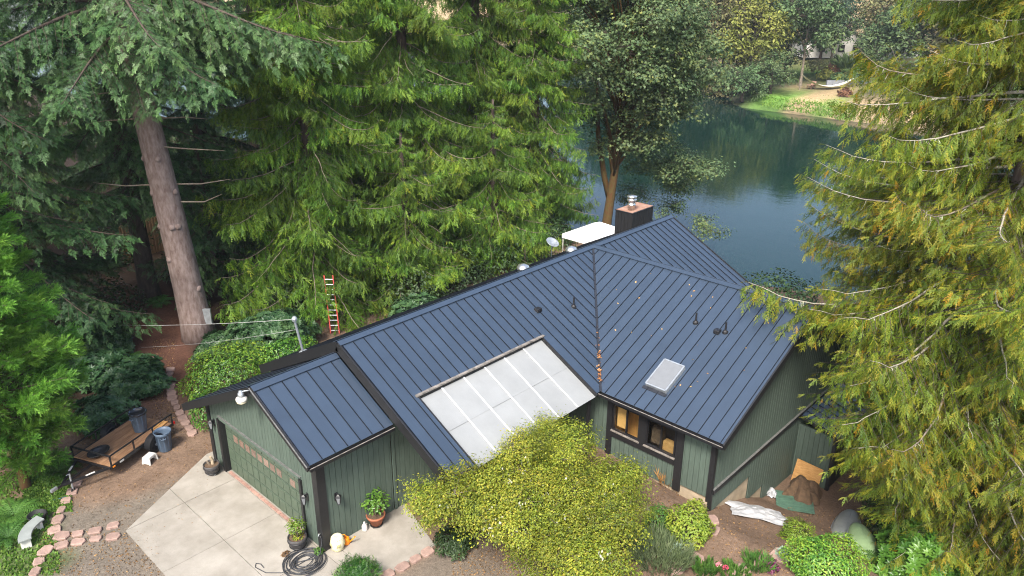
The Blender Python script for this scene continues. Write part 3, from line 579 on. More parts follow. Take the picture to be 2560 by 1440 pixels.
MB().prism([LP(16.1, .05, .05), LP(18.3, .05, .05), LP(18.3, 1.2, .05), LP(16.1, 1.2, .05)], LN*.03).build('cricket_flashing', 'flash', house)
# skylight on the wing
def onw(u, v): return onplane(u, v, (xj, ym, zm), WN)
P = [onw(1668, 903), onw(1710, 917), onw(1660, 988), onw(1618, 968)]; c_ = sum(P)/4; ey = np.array((0, -1., 0)); hw, hl = .40, .62; vs = S_W
def W3(e, s, h): return c_+ey*e+vs*s+WN*h
m = MB()
for a, b in (((-hw, -hl), (hw, -hl)), ((hw, -hl), (hw, hl)), ((hw, hl), (-hw, hl)), ((-hw, hl), (-hw, -hl))):
    m.bar(W3(*a, .08), W3(*b, .08), .05, .16, WN)
sk = m.build('skylight', 'galv', house); MB().prism([W3(-hw, -hl, .13), W3(hw, -hl, .13), W3(hw, hl, .13), W3(-hw, hl, .13)], WN*.02).build('skylight_pane', 'skyglass', sk)
MB().prism([W3(-hw-.08, hl+.03, .02), W3(hw+.08, hl+.03, .02), W3(hw+.08, hl+.16, .02), W3(-hw-.08, hl+.16, .02)], WN*.02).build('skylight_flashing', 'flash', sk)
def pipe(P, h=.42, r=.035):
    m = MB().tube([P-np.array((0, 0, .05)), P+np.array((0, 0, h))], r, 10); m.lathe([(.11, -.02), (.10, .06), (.05, .11)], 12, P); m.build('vent_pipe', 'blackmetal', house)
def onm(u, v): return onplane(u, v, (xj, ym, zm), MN)
def onl(u, v): return onplane(u, v, (xj, ym, zm), LN)
pipe(onw(1739, 808)); pipe(onw(1813, 832)); pipe(onm(1434, 768))
for P in (onw(1793, 832), onm(1345, 778)):
    soften(MB().box(P+np.array((0, 0, .06)), (.24, .22, .16)).build('roof_vent', 'blackmetal', house), .03)
for xx in (11.95, 15.05):
    P = LP(xx-xg, .62, 0); m = MB().lathe([(.24, -.15), (.24, .10), (.27, .11), (.27, .17), (.22, .26), (.12, .31), (0, .33)], 20, P); m.build('sun_tube', 'steel', house, True)
# service mast
mp_ = LP(.55, 3.4, 0); m = MB(); tp = mp_+np.array((-.25, .0, 1.3)); m.tube([mp_-np.array((0, 0, .3)), tp], .045, 10); m.lathe([(.09, 0), (.1, .08), (.05, .16), (0, .17)], 10, tp); m.lathe([(.2, -.02), (.12, .05), (.05, .09)], 10, mp_); m.build('service_mast', 'galv', house)
# annex at the foot of the gable
AX, AY0, AY1, AZ = 17.14, YW, -8.78, -.12
wall('annex_wall', (AX, 0, 0), (0, 1, 0), [[(AY1, -3.2), (AY0, -3.2), (AY0, AZ), (AY1, AZ)]], normal=(-1, 0, 0))
wall('annex_end_wall', (0, AY1, 0), (1, 0, 0), [[(AX, -3.2), (20.6, -3.2), (20.6, AZ), (AX, AZ)]], m='black')
MB().box((AX-.02, AY1-.02, -1.7), (.14, .14, 3.1)).build('corner_board', 'black', house)
s5 = np.array((0, -1, -.25)); s5 /= np.linalg.norm(s5); roof_plane('annex_roof', (AX-.12, AY0-.03, .36), (1, 0, 0), s5, [(0, 0), (3.7, 0), (3.7, 1.75), (0, 1.75)])
# leaves caught in the valley
KITE = None
def leaf_pile(): 
    s = Soup(); n = 120; t = np.concatenate([RNG.normal(.80, .012, 35), RNG.normal(.885, .012, 30), RNG.normal(.93, .012, 35), RNG.uniform(.6, .98, 20)]); p = va+(vb-va)*t[:, None]+RNG.normal(0, .045, (n, 3))*np.array((1, 1, .1))+np.array((0, 0, .07))
    s.place(KITE, basis(RNG.normal(0, 1, (n, 3)), RNG.uniform(0, 6.28, n))*RNG.uniform(.05, .1, (n, 1, 1)), p, RNG.uniform(0, 1, n)); tag(s.build('fallen_leaves', 'deadleaf'), 'orange dead leaves caught low in the roof valley', 'leaves', kind='stuff')

# ---------------------------------------------------------------- foliage templates
def kite(b, d, L, w, n):
    """one leaf: base b, direction d, length L, half width w, n = in-plane normal"""
    b, d = np.array(b, float), np.array(d, float); p = np.cross(d, n); p = p/(np.linalg.norm(p)+1e-9)
    return [b, b+d*L*.45+p*w, b+d*L, b+d*L*.45-p*w], [(0, 1, 2), (0, 2, 3)]
def tpl(leaves):
    V, T, D = [], [], []
    for (v, t), dt in leaves: T += [tuple(i+len(V) for i in q) for q in t]; V += v; D += [dt]*len(v)
    return np.array(V), np.array(T), np.array(D, float)
KITE = tpl([(kite((0, 0, .5), (0, 0, -1), 1., .32, (0, 1, 0)), 0)])
def folded():   # leaf with a fold along its midrib, in the local xz plane, tip along -z
    V = np.array([(0, 0, 0), (.26, .10, -.42), (0, 0, -1), (-.26, .10, -.42), (0, -.03, -.45)]); return V, np.array([(0, 1, 4), (1, 2, 4), (2, 3, 4), (3, 0, 4)]), np.zeros(5)
LEAF = folded()
def lobed():    # palmate leaf: five pointed lobes
    V = [(0, 0, 0)]; A = [-2.0, -1.45, -.95, -.5, 0, .5, .95, 1.45, 2.0]; Rr = [.5, .3, .82, .4, 1., .4, .82, .3, .5]
    for a, r in zip(A, Rr): V.append((r*math.sin(a)*.75, .10*abs(math.sin(a)), -.25-r*math.cos(a)*.75))
    V[0] = (0, 0, -.25); return np.array(V), np.array([(0, i, i+1) for i in range(1, 9)]), np.zeros(len(V))
LOBED = lobed()
def frond(n=7, wid=.2, seed=0, lw=.8):   # hanging cedar spray: a curved axis along -z that divides into side sprays
    r = random.Random(seed); L = []; bx, by = r.uniform(-.18, .18), r.uniform(-.25, .25)
    ax = lambda t: np.array((bx*t*t+.03*math.sin(9*t+seed), by*t*t, -t))
    def leaflets(P0, P1, k, w, dt):
        P0, P1 = np.array(P0), np.array(P1); d0 = unit(P1-P0); side = unit(np.cross(d0, (0, 1., 0)))
        for i in range(k):
            t = (i+.2)/k; p = P0+(P1-P0)*t; l = w*(1.1-.75*t)*r.uniform(.7, 1.3)
            for sd in (-1, 1):
                if r.random() < .12: continue
                a = R(r.uniform(28, 52)); d = d0*math.cos(a)+side*sd*math.sin(a)+np.array((0, r.uniform(-.3, .3), 0)); L.append((kite(p, unit(d), l, .020*lw+.05*l, (0, 1, 0)), dt+(t-.5)*.2+r.uniform(-.13, .13)))
        L.append((kite(P0, d0, np.linalg.norm(P1-P0)*1.12, .016, (0, 1, 0)), dt))
    leaflets(ax(0), ax(.5), n//2, wid, -.06); leaflets(ax(.5), ax(1), n-n//2, wid*.8, .06)
    for t0, sd in ((.12, 1), (.24, -1), (.40, 1), (.54, -1)):
        p = ax(t0); l = r.uniform(.30, .48)*(1.1-t0*.5); a = R(r.uniform(18, 38))*sd; leaflets(p, p+np.array((math.sin(a)*l, r.uniform(-.2, .2)*l, -math.cos(a)*l)), 4, wid*.6, .03)
    return tpl(L)
FRONDS = [frond(7, .17, k) for k in range(4)]
FRONDS_FINE = [frond(7, .16, k+5) for k in range(4)]
def spray(seed=0, n=9):             # flat fir branchlet, axis along -z, in the xz plane
    r = random.Random(seed); L = [(kite((0, 0, 0), (0, 0, -1), 1., .024, (0, 1, 0)), 0)]
    for i in range(n):
        t = (i+.4)/n; l = (.34*(1-t)+.13)*r.uniform(.6, 1.3)
        for sd in (-1, 1):
            a = R(r.uniform(42, 58)); d = np.array((sd*math.sin(a), r.uniform(-.12, .12), -math.cos(a))); L.append((kite((0, 0, -t*.88), d, l, .023, (0, 1, 0)), .04+(.10 if t > .6 else 0)))
            if l > .34:
                for q, s2 in ((.45, 1), (.62, -1)):
                    d2 = np.array((d[0]*.55-s2*d[2]*.7, 0, d[2]*.55+s2*d[0]*.7)); L.append((kite(np.array((0, 0, -t*.88))+d*l*q, d2, l*.42, .020, (0, 1, 0)), .10))
    L.append((kite((0, 0, -.8), (0, 0, -1), .32, .05, (0, 1, 0)), .22)); return tpl(L)
SPRAYS = [spray(k) for k in range(3)]
def cedar_bough(seed, L, tint=.45, fr=(.32, .95), sp=.095, fronds=FRONDS, foliage='cedar', bark='limb', droop=1., bare=0., tipgold=.0, strands=0, thick=.013, spread=.33):
    r = np.random.default_rng(seed); s = Soup(); tt = np.linspace(0, 1, 14)
    cy = r.uniform(-.12, .12)*L
    limb = lambda t: np.stack([L*t*(1-.06*t), cy*np.sin(t*2.2), L*droop*(.06*t-.52*t**1.6+.40*t**3.2)], -1)
    wob = np.cumsum(r.normal(0, .010*L, (14, 3)), 0)*tt[:, None]*np.array((.3, 1, .6)); l0 = limb
    limb = lambda t: l0(t)+np.stack([np.interp(t, tt, wob[:, j]) for j in range(3)], -1)
    s.tube(limb(tt), L*thick*(1.03-tt)**1.3+.005, 5)
    P, Dr, Ln, Ti = [], [], [], []
    def hang(path, dirv, n, taper, tb):
        for k in range(n):
            t = (k+r.uniform(.2, .8))/n
            if r.random() < bare: continue
            i = t*(len(path)-1); a = int(i); p = path[a]+(path[min(a+1, len(path)-1)]-path[a])*(i-a)
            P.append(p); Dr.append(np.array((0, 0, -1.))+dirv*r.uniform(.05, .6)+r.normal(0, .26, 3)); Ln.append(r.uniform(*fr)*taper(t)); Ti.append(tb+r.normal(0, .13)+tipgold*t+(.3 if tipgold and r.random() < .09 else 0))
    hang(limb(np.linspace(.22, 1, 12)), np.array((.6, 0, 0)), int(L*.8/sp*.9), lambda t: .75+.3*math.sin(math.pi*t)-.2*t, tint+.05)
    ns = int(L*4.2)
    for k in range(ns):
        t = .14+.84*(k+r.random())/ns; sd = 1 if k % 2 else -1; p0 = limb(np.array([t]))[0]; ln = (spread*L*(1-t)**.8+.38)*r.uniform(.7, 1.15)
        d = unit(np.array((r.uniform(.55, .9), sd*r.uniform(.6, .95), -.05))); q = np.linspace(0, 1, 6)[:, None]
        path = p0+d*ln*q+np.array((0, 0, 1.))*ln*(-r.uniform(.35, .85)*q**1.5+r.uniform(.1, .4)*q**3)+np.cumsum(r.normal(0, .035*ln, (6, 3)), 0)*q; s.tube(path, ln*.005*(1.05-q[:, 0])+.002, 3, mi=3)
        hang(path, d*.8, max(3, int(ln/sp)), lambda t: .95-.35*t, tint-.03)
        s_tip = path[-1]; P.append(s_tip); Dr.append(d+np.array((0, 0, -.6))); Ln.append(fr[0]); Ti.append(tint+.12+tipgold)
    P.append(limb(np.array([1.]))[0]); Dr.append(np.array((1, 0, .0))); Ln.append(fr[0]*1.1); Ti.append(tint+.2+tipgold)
    P, Dr, Ln, Ti = np.array(P), np.array(Dr), np.array(Ln), np.array(Ti); w = r.integers(0, len(fronds), len(P))
    for k in range(len(fronds)):
        m_ = w == k; s.place(fronds[k], basis(Dr[m_], r.uniform(0, 6.28, m_.sum()))*Ln[m_][:, None, None], P[m_], np.clip(Ti[m_], 0, 1))
    for k in range(strands):    # hanging lichen
        t = r.uniform(.15, .85); p = limb(np.array([t]))[0]; l = r.uniform(.2, .75); z = np.linspace(0, 1, 5)[:, None]
        s.tube(p+np.concatenate([r.normal(0, .03, (5, 2)), -z*l], 1), r.uniform(.010, .022)*(1.1-z[:, 0]), 3, mi=2)
    return s.mesh('cedar_bough', [foliage, bark, 'lichenstrand', 'darkbark'])
def fir_bough(seed, L, tint=.4, droop=.35, foliage='fir', hangd=.45, bark='darkbark', sp=.07):
    r = np.random.default_rng(seed); s = Soup(); tt = np.linspace(0, 1, 12); cy = r.uniform(-.1, .1)*L
    limb = lambda t: np.stack([L*t*(1-.05*t), cy*np.sin(t*2.), L*(.08*t-droop*t**1.7+.10*t**4)], -1)
    s.tube(limb(tt), L*.011*(1.04-tt)+.006, 5); P, Dr, Ln, Ti, Up = [], [], [], [], []
    ns = int(L*4.6)
    for k in range(ns):
        t = .16+.83*(k+r.random())/ns; sd = 1 if k % 2 else -1; p0 = limb(np.array([t]))[0]; ln = (.36*L*(1-t)**.75+.35)*r.uniform(.7, 1.12)
        d = unit(np.array((r.uniform(.65, 1.), sd*r.uniform(.55, .9), -.05))); q = np.linspace(0, 1, 6)[:, None]
        path = p0+d*ln*q-np.array((0, 0, 1.))*ln*hangd*r.uniform(.5, 1.7)*q**1.6+np.cumsum(r.normal(0, .03*ln, (6, 3)), 0)*q; s.tube(path, ln*.006*(1.05-q[:, 0])+.003, 3)
        n = max(3, int(ln/sp)); side = np.cross(d, (0, 0, 1.))
        for j in range(n):
            u_ = (j+.5)/n; i = u_*5; a = int(i); p = path[a]+(path[min(a+1, 5)]-path[a])*(i-a); tang = unit(path[min(a+1, 5)]-path[max(a-1, 0)])
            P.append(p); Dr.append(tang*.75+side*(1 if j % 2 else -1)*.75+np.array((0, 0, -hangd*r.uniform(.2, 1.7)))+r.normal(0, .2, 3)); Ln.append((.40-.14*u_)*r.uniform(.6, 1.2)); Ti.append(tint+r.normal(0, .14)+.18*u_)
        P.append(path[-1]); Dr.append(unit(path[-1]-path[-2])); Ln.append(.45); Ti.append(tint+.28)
    P, Dr, Ln, Ti = np.array(P), np.array(Dr), np.array(Ln), np.array(Ti); w = r.integers(0, 3, len(P))
    for k in range(3):
        m_ = w == k; d = unit(Dr[m_]); x = unit(np.cross(np.array((0, 0, 1.))+r.normal(0, .55, d.shape), -d)); y = np.cross(-d, x); Mx = np.stack([x, y, -d], 2)*Ln[m_][:, None, None]
        s.place(SPRAYS[k], Mx, P[m_], np.clip(Ti[m_], 0, 1))
    return s.mesh('fir_bough', [foliage, bark])
def leaf_cluster(seed, rad, n, size, foliage, leaf=LEAF, flat=.55, bark='darkbark', tint=.45, up=.6, sd=.2):
    """a bunch of leafy twigs round the origin"""
    r = np.random.default_rng(seed); s = Soup(); k = 9; D = unit(r.normal(0, 1, (k, 3))*np.array((1, 1, .6))+np.array((0, 0, .15)))
    for d in D: q = np.linspace(0, 1, 4)[:, None]; s.tube(d*rad*.95*q*np.array((1, 1, flat))-np.array((0, 0, .12*rad))*q**2, rad*.014*(1.1-q[:, 0]), 3)
    g = r.integers(0, k, n); base = D[g]*rad*r.uniform(.25, 1, (n, 1))**.7+r.normal(0, rad*.24, (n, 3)); P = base*np.array((1, 1, flat)); nrm = unit(unit(base)*.8+np.array((0, 0, up))+r.normal(0, .38, (n, 3)))
    tip = unit(r.normal(0, 1, (n, 3))+unit(base)*.6-np.array((0, 0, .5))); tip = unit(tip-nrm*(tip*nrm).sum(1, keepdims=True)); x = np.cross(nrm, -tip)
    Mx = np.stack([x, nrm, -tip], 2)*(size*r.uniform(.7, 1.25, n))[:, None, None]
    s.place(leaf, Mx, P, np.clip(r.normal(tint, sd, n), 0, 1)); return s.mesh('leaf_cluster', [foliage, bark])
def rotm(loc, az, pitch=0., roll=0., sc=1.):
    return Matrix.Translation(Vector([float(q) for q in loc])) @ Matrix.Rotation(az, 4, 'Z') @ Matrix.Rotation(pitch, 4, 'Y') @ Matrix.Rotation(roll, 4, 'X') @ Matrix.Diagonal((sc, sc, sc, 1))
def trunk(t, path, rad, m, n=14, flare=1.35, knots=0):
    P = np.array(path, float); q = np.linspace(0, 1, 22); i = q*(len(P)-1); a = np.minimum(i.astype(int), len(P)-2); PP = P[a]+(P[a+1]-P[a])*(i-a)[:, None]
    rr = rad*(1-.86*q**1.1)*(1+(flare-1)*np.exp(-q*34)); b = MB().tube(PP, rr, n)
    o = b.build('trunk', m, t, True); rn = random.Random(5)
    for k in range(knots):
        z = .03+.30*rn.random(); j = int(z*21); az = rn.uniform(2.6, 5.4); p = PP[j]+np.array((math.cos(az), math.sin(az), 0))*rr[j]*.93; nn = np.array((math.cos(az), math.sin(az), .2))
        kb = MB().tube([p-nn*.08, p+nn*.05, p+nn*.09], [rr[j]*.30, rr[j]*.24, rr[j]*.08], 8); kb.build('knot', m, o, True)
    return o
def conifer(name, label, base, Hh, bough_sets, prof, n, trad, tm='darkbark', lean=(0, 0), zb=1., pitch=(.0, .25), group=None, seed=1, topfrac=1., cat='tree', knots=0, arc=None, minl=.8, flare=1.35, zmax=None, skip=None):
    """bough_sets: list of (length, [meshes]); prof(t)->bough length at height fraction t"""
    r = random.Random(seed); base = np.array(base, float); t = thing(name, label, cat, base, group=group)
    L3 = np.array((lean[0], lean[1], 0)); P = lambda z: np.array((0, 0, z))+L3*(z/Hh)*(.6+.4*z/Hh)
    trunk(t, [P(z) for z in np.linspace(-.3, Hh, 10)], trad, tm, flare=flare, knots=knots)
    az = r.uniform(0, 6.28)
    for k in range(n):
        f = (k+r.random())/n; z = zb+(Hh*.985-zb)*(f**1.08)
        if zmax and z > zmax: continue
        az += 2.39996+r.uniform(-.5, .5)
        if arc and not (arc[0] < (az % 6.2832) < arc[1]): continue
        ln = prof((z)/Hh)*r.choice((r.uniform(.5, .85), r.uniform(.8, 1.15), r.uniform(.85, 1.2)))
        if ln < .3 or (skip and skip(z, az % 6.2832)): continue
        bl, ms = min(bough_sets, key=lambda q: abs(math.log(q[0]/max(ln, .2)))); o = obj('bough', r.choice(ms), t)
        o.matrix_local = rotm(P(z), az, r.uniform(*pitch)-.25*(z/Hh), r.uniform(-.45, .45), max(.3, min(1.5, ln/bl)))
    return t
def broadleaf(name, label, base, Hh, rad, meshes, n, trad, tm='darkbark', zlow=.3, group=None, seed=1, cs=1., lean=(0, 0), shape=1., fork=True, cat='tree', flat=1.):
    """crown of leaf clusters carried on limbs that fork from the trunk"""
    r = random.Random(seed); base = np.array(base, float); t = thing(name, label, cat, base, group=group); top = np.array((lean[0], lean[1], Hh*.8))
    trunk(t, [(0, 0, -.4), top*.25+np.array((r.uniform(-.1, .1)*rad*.3, 0, 0)), top*.5+np.array((r.uniform(-.2, .2)*rad*.3, 0, 0)), top], trad, tm, 10)
    zc = Hh*(zlow+(1-zlow)/2); hz = Hh*(1-zlow)/2; C = np.array((lean[0]*.7, lean[1]*.7, zc)); lumps = [(unit(np.array((r.gauss(0, 1), r.gauss(0, 1), r.gauss(0, .7)))), r.uniform(.7, 1.12)) for _ in range(9)]
    lim = MB()
    for k in range(n):
        d = unit(np.array((r.gauss(0, 1), r.gauss(0, 1), r.gauss(0, .8)+.15))); amp = min(1.1, max(.72, max(a*max(0, float(d@l))**4 for l, a in lumps)+.25)); q = r.uniform(.35, 1)**.45*amp
        p = C+d*q*np.array((rad, rad, hz*shape)); o = obj('foliage', r.choice(meshes), t); o.matrix_local = rotm(p, r.uniform(0, 6.28), r.uniform(-.35, .35), r.uniform(-.35, .35), cs*r.uniform(.75, 1.25))
        if k % 4 == 0:
            a = top*max(.28, min(.95, (p[2]/Hh)*.75)); m_ = (a+p)/2+np.array((0, 0, .06*Hh)); lim.tube([a, m_, p], [trad*.30, trad*.16, trad*.06], 5)
    if lim.v: lim.build('limb_work', tm, t, True)
    return t
def shrub(name, label, c, rx, ry, rz, n, size, foliage, leaf=LEAF, seed=1, tint=.45, sd=.22, lump=.25, up=.35, group=None, cat='shrub', low=-.15, stems=8, tipup=0., deep=.35, part='foliage'):
    r = np.random.default_rng(seed); t = thing(name, label, cat, c, group=group); s = Soup(); D = unit(r.normal(0, 1, (n*2, 3))); D = D[D[:, 2] > low][:n]; n = len(D)
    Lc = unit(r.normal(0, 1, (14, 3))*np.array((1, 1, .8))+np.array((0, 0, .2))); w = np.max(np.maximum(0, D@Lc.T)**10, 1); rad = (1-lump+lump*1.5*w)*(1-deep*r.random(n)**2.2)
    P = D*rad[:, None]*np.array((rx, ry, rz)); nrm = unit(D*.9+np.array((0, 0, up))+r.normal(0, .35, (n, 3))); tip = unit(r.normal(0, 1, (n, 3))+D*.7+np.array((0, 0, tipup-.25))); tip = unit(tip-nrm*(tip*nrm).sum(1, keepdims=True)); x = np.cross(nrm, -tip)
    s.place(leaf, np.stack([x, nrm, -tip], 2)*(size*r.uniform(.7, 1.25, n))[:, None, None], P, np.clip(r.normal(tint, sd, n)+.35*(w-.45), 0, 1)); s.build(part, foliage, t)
    b = MB()
    for k in range(stems):
        d = unit(np.array((r.normal(), r.normal(), 1.1))); b.tube([(d[0]*.1, d[1]*.1, -rz*.55-.1), d*np.array((rx, ry, rz))*.3, d*np.array((rx, ry, rz))*.85], [.03, .022, .008], 5)
    if stems: b.build('stems', 'darkbark', t)
    return t
def whorl():        # rosette of long leaves (rhododendron, laurel)
    L = []; V0, T0, D0_ = LEAF; V, T = [], []
    for k in range(8):
        a = k*2.4; e = .35+.15*(k % 3); d = np.array((math.cos(a)*math.cos(e), math.sin(a)*math.cos(e), math.sin(e)*.6)); z = -d; x = unit(np.cross((0, 0, 1.), z)); y = np.cross(z, x); Mx = np.stack([x, y, z], 1)
        V.append((Mx @ (V0*np.array((.85, 1, 1))).T).T+d*.06); T.append(T0+k*len(V0))
    V = np.concatenate(V); V = V[:, [0, 2, 1]]*np.array((1, 1, 1)); return V, np.concatenate(T), np.zeros(len(V))
WHORL = whorl()
def fern(name, label, c, rad, n, seed, foliage='fern', group=None):
    r = np.random.default_rng(seed); t = thing(name, label, 'fern', c, group=group); s = Soup()
    for k in range(n):
        az = k*2*math.pi/n+r.uniform(-.2, .2); L = rad*r.uniform(.8, 1.15); d = np.array((math.cos(az), math.sin(az), 0)); q = np.linspace(0, 1, 15); path = d*L*q[:, None]*.95+np.array((0, 0, 1.))*(L*(.85*q-.75*q**2.2))[:, None]; side = np.cross(d, (0, 0, 1.)); s.tube(path[::3], .008, 3, mi=0)
        for i in range(1, 15):
            tang = unit(path[i]-path[i-1]); w = .17*rad*math.sin(math.pi*min(1, .12+q[i]*.88))**.7*1.25
            for sd in (-1, 1):
                dd = unit(side*sd+tang*.35+np.array((0, 0, -.15))); v, tr = kite(path[i], dd, w, L*.028, np.cross(dd, tang)); s.add(v, tr, np.clip(.45+r.normal(0, .15), 0, 1))
    s.build('fronds', foliage, t); return t
leaf_pile()

# ---------------------------------------------------------------- trees near the house
CED = [(L, [cedar_bough(int(L*10)+k, L, droop=(.5, .85, 1.2, 1.55)[k], tint=.38+.06*k, thick=.007) for k in range(4)]) for L in (2.2, 3.6, 5.2)]
GOLD = [(L, [cedar_bough(300+int(L*10)+k, L, tint=.36+.07*k, fr=(.28, .80), sp=.072, fronds=FRONDS_FINE, foliage='cedar2', bark='lichen' if k != 2 else 'limb', bare=.05+.10*(k % 2), tipgold=.12, strands=int(L*2.6), droop=.8+.35*k, thick=.009, spread=.45) for k in range(3)]) for L in (3., 5.2, 7.6)]
FIR = [(L, [fir_bough(600+int(L*10)+k, L, tint=.34+.09*k, droop=.26+.10*k, hangd=.42+.2*k) for k in range(3)]) for L in (2.4, 4.2, 6.4)]
FIRBIG = [(8.5, [fir_bough(700+k, 8.5, tint=.5, droop=.30, hangd=.55) for k in range(2)])]
deg = math.degrees
cprof = lambda r0, p=.75: (lambda t: r0*max(0, 1-t)**p*(.8+.2*min(1, t*8))+.25)
GC = 'tall cedars behind the house'
cedars = [((10.9, 16.2), 25, 5.9, 230, 'bright green drooping cedar with the red ladder at its foot'),
          ((17.2, 16.4), 27, 5.8, 230, 'bright green drooping cedar behind the middle of the long roof'),
          ((25.6, 19.4), 28, 5.9, 230, 'tall drooping cedar left of the maple, its trunk in a dark gap'),
          ((28.8, 17.2), 24, 5.2, 210, 'yellow-green drooping cedar next to the maple and white canopy'),
          ((14.6, 13.6), 9, 4.4, 90, 'young drooping cedar close behind the middle of the long roof'), ((21.0, 13.4), 10, 4.4, 90, 'young drooping cedar near the bird house and canopy'),
          ((17.5, 24.5), 30, 6.6, 150, 'darker tall cedar standing behind the bright cedars')]
for k, ((x, y), h, r0, n, lab) in enumerate(cedars):
    conifer('cedar_tree', lab, (x, y, float(H(x, y))-.1), h, CED, cprof(r0, .6), n, .42, 'darkbark', zb=1.3, pitch=(-.12, .60), group=GC, seed=20+k)
conifer('cedar_tree', 'huge golden cedar with pale lichen limbs at the right edge', (17.5, -12.6, float(H(17.5, -12.6))-.1), 27, GOLD, lambda t: (8.9*max(0, 1-t)**.62)*(.5+.5*float(sst(.08, .26, t)))+.2, 290, .55, 'bark', zb=2.8, pitch=(-.12, .28), seed=41,
        skip=lambda z, a: z < 9.2 and R(35) < a < R(158))
conifer('cedar_tree', 'golden cedar half hidden behind the huge one at the right edge', (22.5, -15.5, float(H(22.5, -15.5))-.1), 25, GOLD, lambda t: 7.0*max(0, 1-t)**.62+.2, 150, .4, 'bark', zb=1.2, pitch=(-.2, .3), seed=43)
gold = [o for o in SC.objects if o.get('label', '').startswith('huge golden')][0]
for z, az, ln, pt, ro in ((8.2, 165, 7.8, .2, .1), (6.6, 168, 8.2, .10, -.1), (5.2, 172, 7.8, .02, .2), (4.4, 166, 6.6, .05, 0), (9.0, 160, 7.2, .12, -.2), (7.3, 176, 8.6, .12, .2), (3.6, 178, 7.0, -.05, .1)):
    o = obj('bough', GOLD[2][1][int(az) % 3], gold); o.matrix_local = rotm((0, 0, z+2.), R(az), pt, ro, ln/7.6)
GF = 'dark firs in the forest'
def fprof(r0, p=.7): return lambda t: r0*max(0, 1-t)**p+.3
fir1 = conifer('fir_tree', 'big leaning fir with a thick bare grey-brown trunk by the path', (4.37, 16.83, -.1), 32, FIR, fprof(7.2, .55), 78, .70, 'bark', lean=(-2.6, 1.2), zb=13.2, pitch=(.0, .22), group=GF, seed=3, knots=14, flare=1.25)
for z, az, ln, pt in ((15.4, -38, 9.2, .10), (16.2, -62, 9.0, .12), (14.6, -14, 8.4, .05), (15.2, 205, 8.0, .1), (14.2, 232, 7.2, .18), (16.4, 262, 7.5, .22), (13.6, 285, 4.6, .35), (13.2, 255, 4.0, .40)):
    o = obj('bough', random.choice(FIRBIG[0][1]), fir1); o.matrix_local = rotm((-2.6*(z/32)*(.6+.4*z/32), 1.2*(z/32)*.8, z), R(az), pt, random.uniform(-.15, .15), ln/8.5)
for k, (z, azs) in enumerate(((6.9, (318,)), (7.7, (322, 140)), (9.4, (300,)), (10.6, (330, 150)), (11.8, (310, 175)))):     # bare dead limbs on the big trunk
    for az in (R(q) for q in azs):
        c_ = np.array((-2.6*(z/32)*.7, 1.2*(z/32)*.7, z)); d = np.array((math.cos(az), math.sin(az), -.02)); o = MB().tube([c_, c_+d*1.6, c_+d*(2.4+.5*(k % 3))+np.array((0, 0, .35-.15*k))], [.042, .03, .01], 6); o.build('dead_limb', 'limb', fir1)
firs = [((4.84, 23.4), 30, 6.2, 90, .48, 6.5, 'fir with a dim upright trunk deep behind the leaning fir'),
        ((-2.2, 20.0), 28, 6.6, 110, .5, 3.2, 'fir with low dark boughs above the left cypress'),
        ((-7.5, 17.5), 26, 6.2, 100, .5, 3.5, 'fir at the left edge with boughs over the cypress'),
        ((10.8, 27.5), 30, 6.0, 100, .5, 3., 'shaded fir between the leaning fir and the cedars'),
        ((7.6, 21.2), 9, 3.4, 46, .2, 1.0, 'young fir in the shade right of the leaning trunk')]
for k, ((x, y), h, r0, n, tr, zb_, lab) in enumerate(firs):
    conifer('fir_tree', lab, (x, y, -.1), h, FIR, fprof(r0, .6), n, tr, 'darkbark', zb=zb_, pitch=(.0, .3), group=GF, seed=60+k)
bgf = [(-16, 30), (-9, 34), (-1, 31), (3, 41), (11, 38), (18, 33), (24, 29), (22, 42), (30, 36), (-20, 42), (-6, 48), (14, 52), (33, 27), (30, 50), (0, 60)]
for k, (x, y) in enumerate(bgf):
    conifer('fir_tree', 'tall dark fir standing far back in the forest behind the others', (x, y, float(H(x, y))-.1), random.uniform(26, 33), FIR if k % 3 else CED, fprof(6.2, .6), 70, .4, 'darkbark', zb=1.2, pitch=(.0, .3), group='far firs of the forest', seed=80+k)
# cypress at the left edge
def plume(seed, L):
    r = np.random.default_rng(seed); s = Soup(); n = int(L*105); t = .25+.75*r.random(n)**.7; az = r.uniform(0, 6.28, n); sp = .30*L*(1-t*.8)+.05; q = r.random(n); P = np.stack([L*t, sp*np.cos(az)*q, sp*np.sin(az)*q*.7], 1)
    D = np.stack([np.full(n, .8), np.cos(az)*.7, np.sin(az)*.45+.10], 1)+r.normal(0, .25, (n, 3)); s.tube(np.array([(0, 0, 0), (L*.5, 0, .02), (L, 0, .03)]), [.03, .02, .006], 4)
    s.place(FRONDS[seed % 4], basis(D, r.uniform(0, 6.28, n))*r.uniform(.16, .34, (n, 1, 1)), P, np.clip(r.normal(.4, .2, n)+.2*t, 0, 1)); return s.mesh('cypress_bough', ['cypress', 'darkbark'])
PLU = [(L, [plume(k+int(L*4), L) for k in range(4)]) for L in (1.2, 2.4)]
conifer('cypress_tree', 'bright green feathery cypress at the left edge above the ferns', (-5.2, 10.0, -.1), 12.5, PLU, lambda t: 3.0*max(0, 1-t)**.62*(.30+.70*min(1, t*3.6))+.1, 290, .16, 'mossbark', zb=1.0, pitch=(-.5, .02), seed=9)
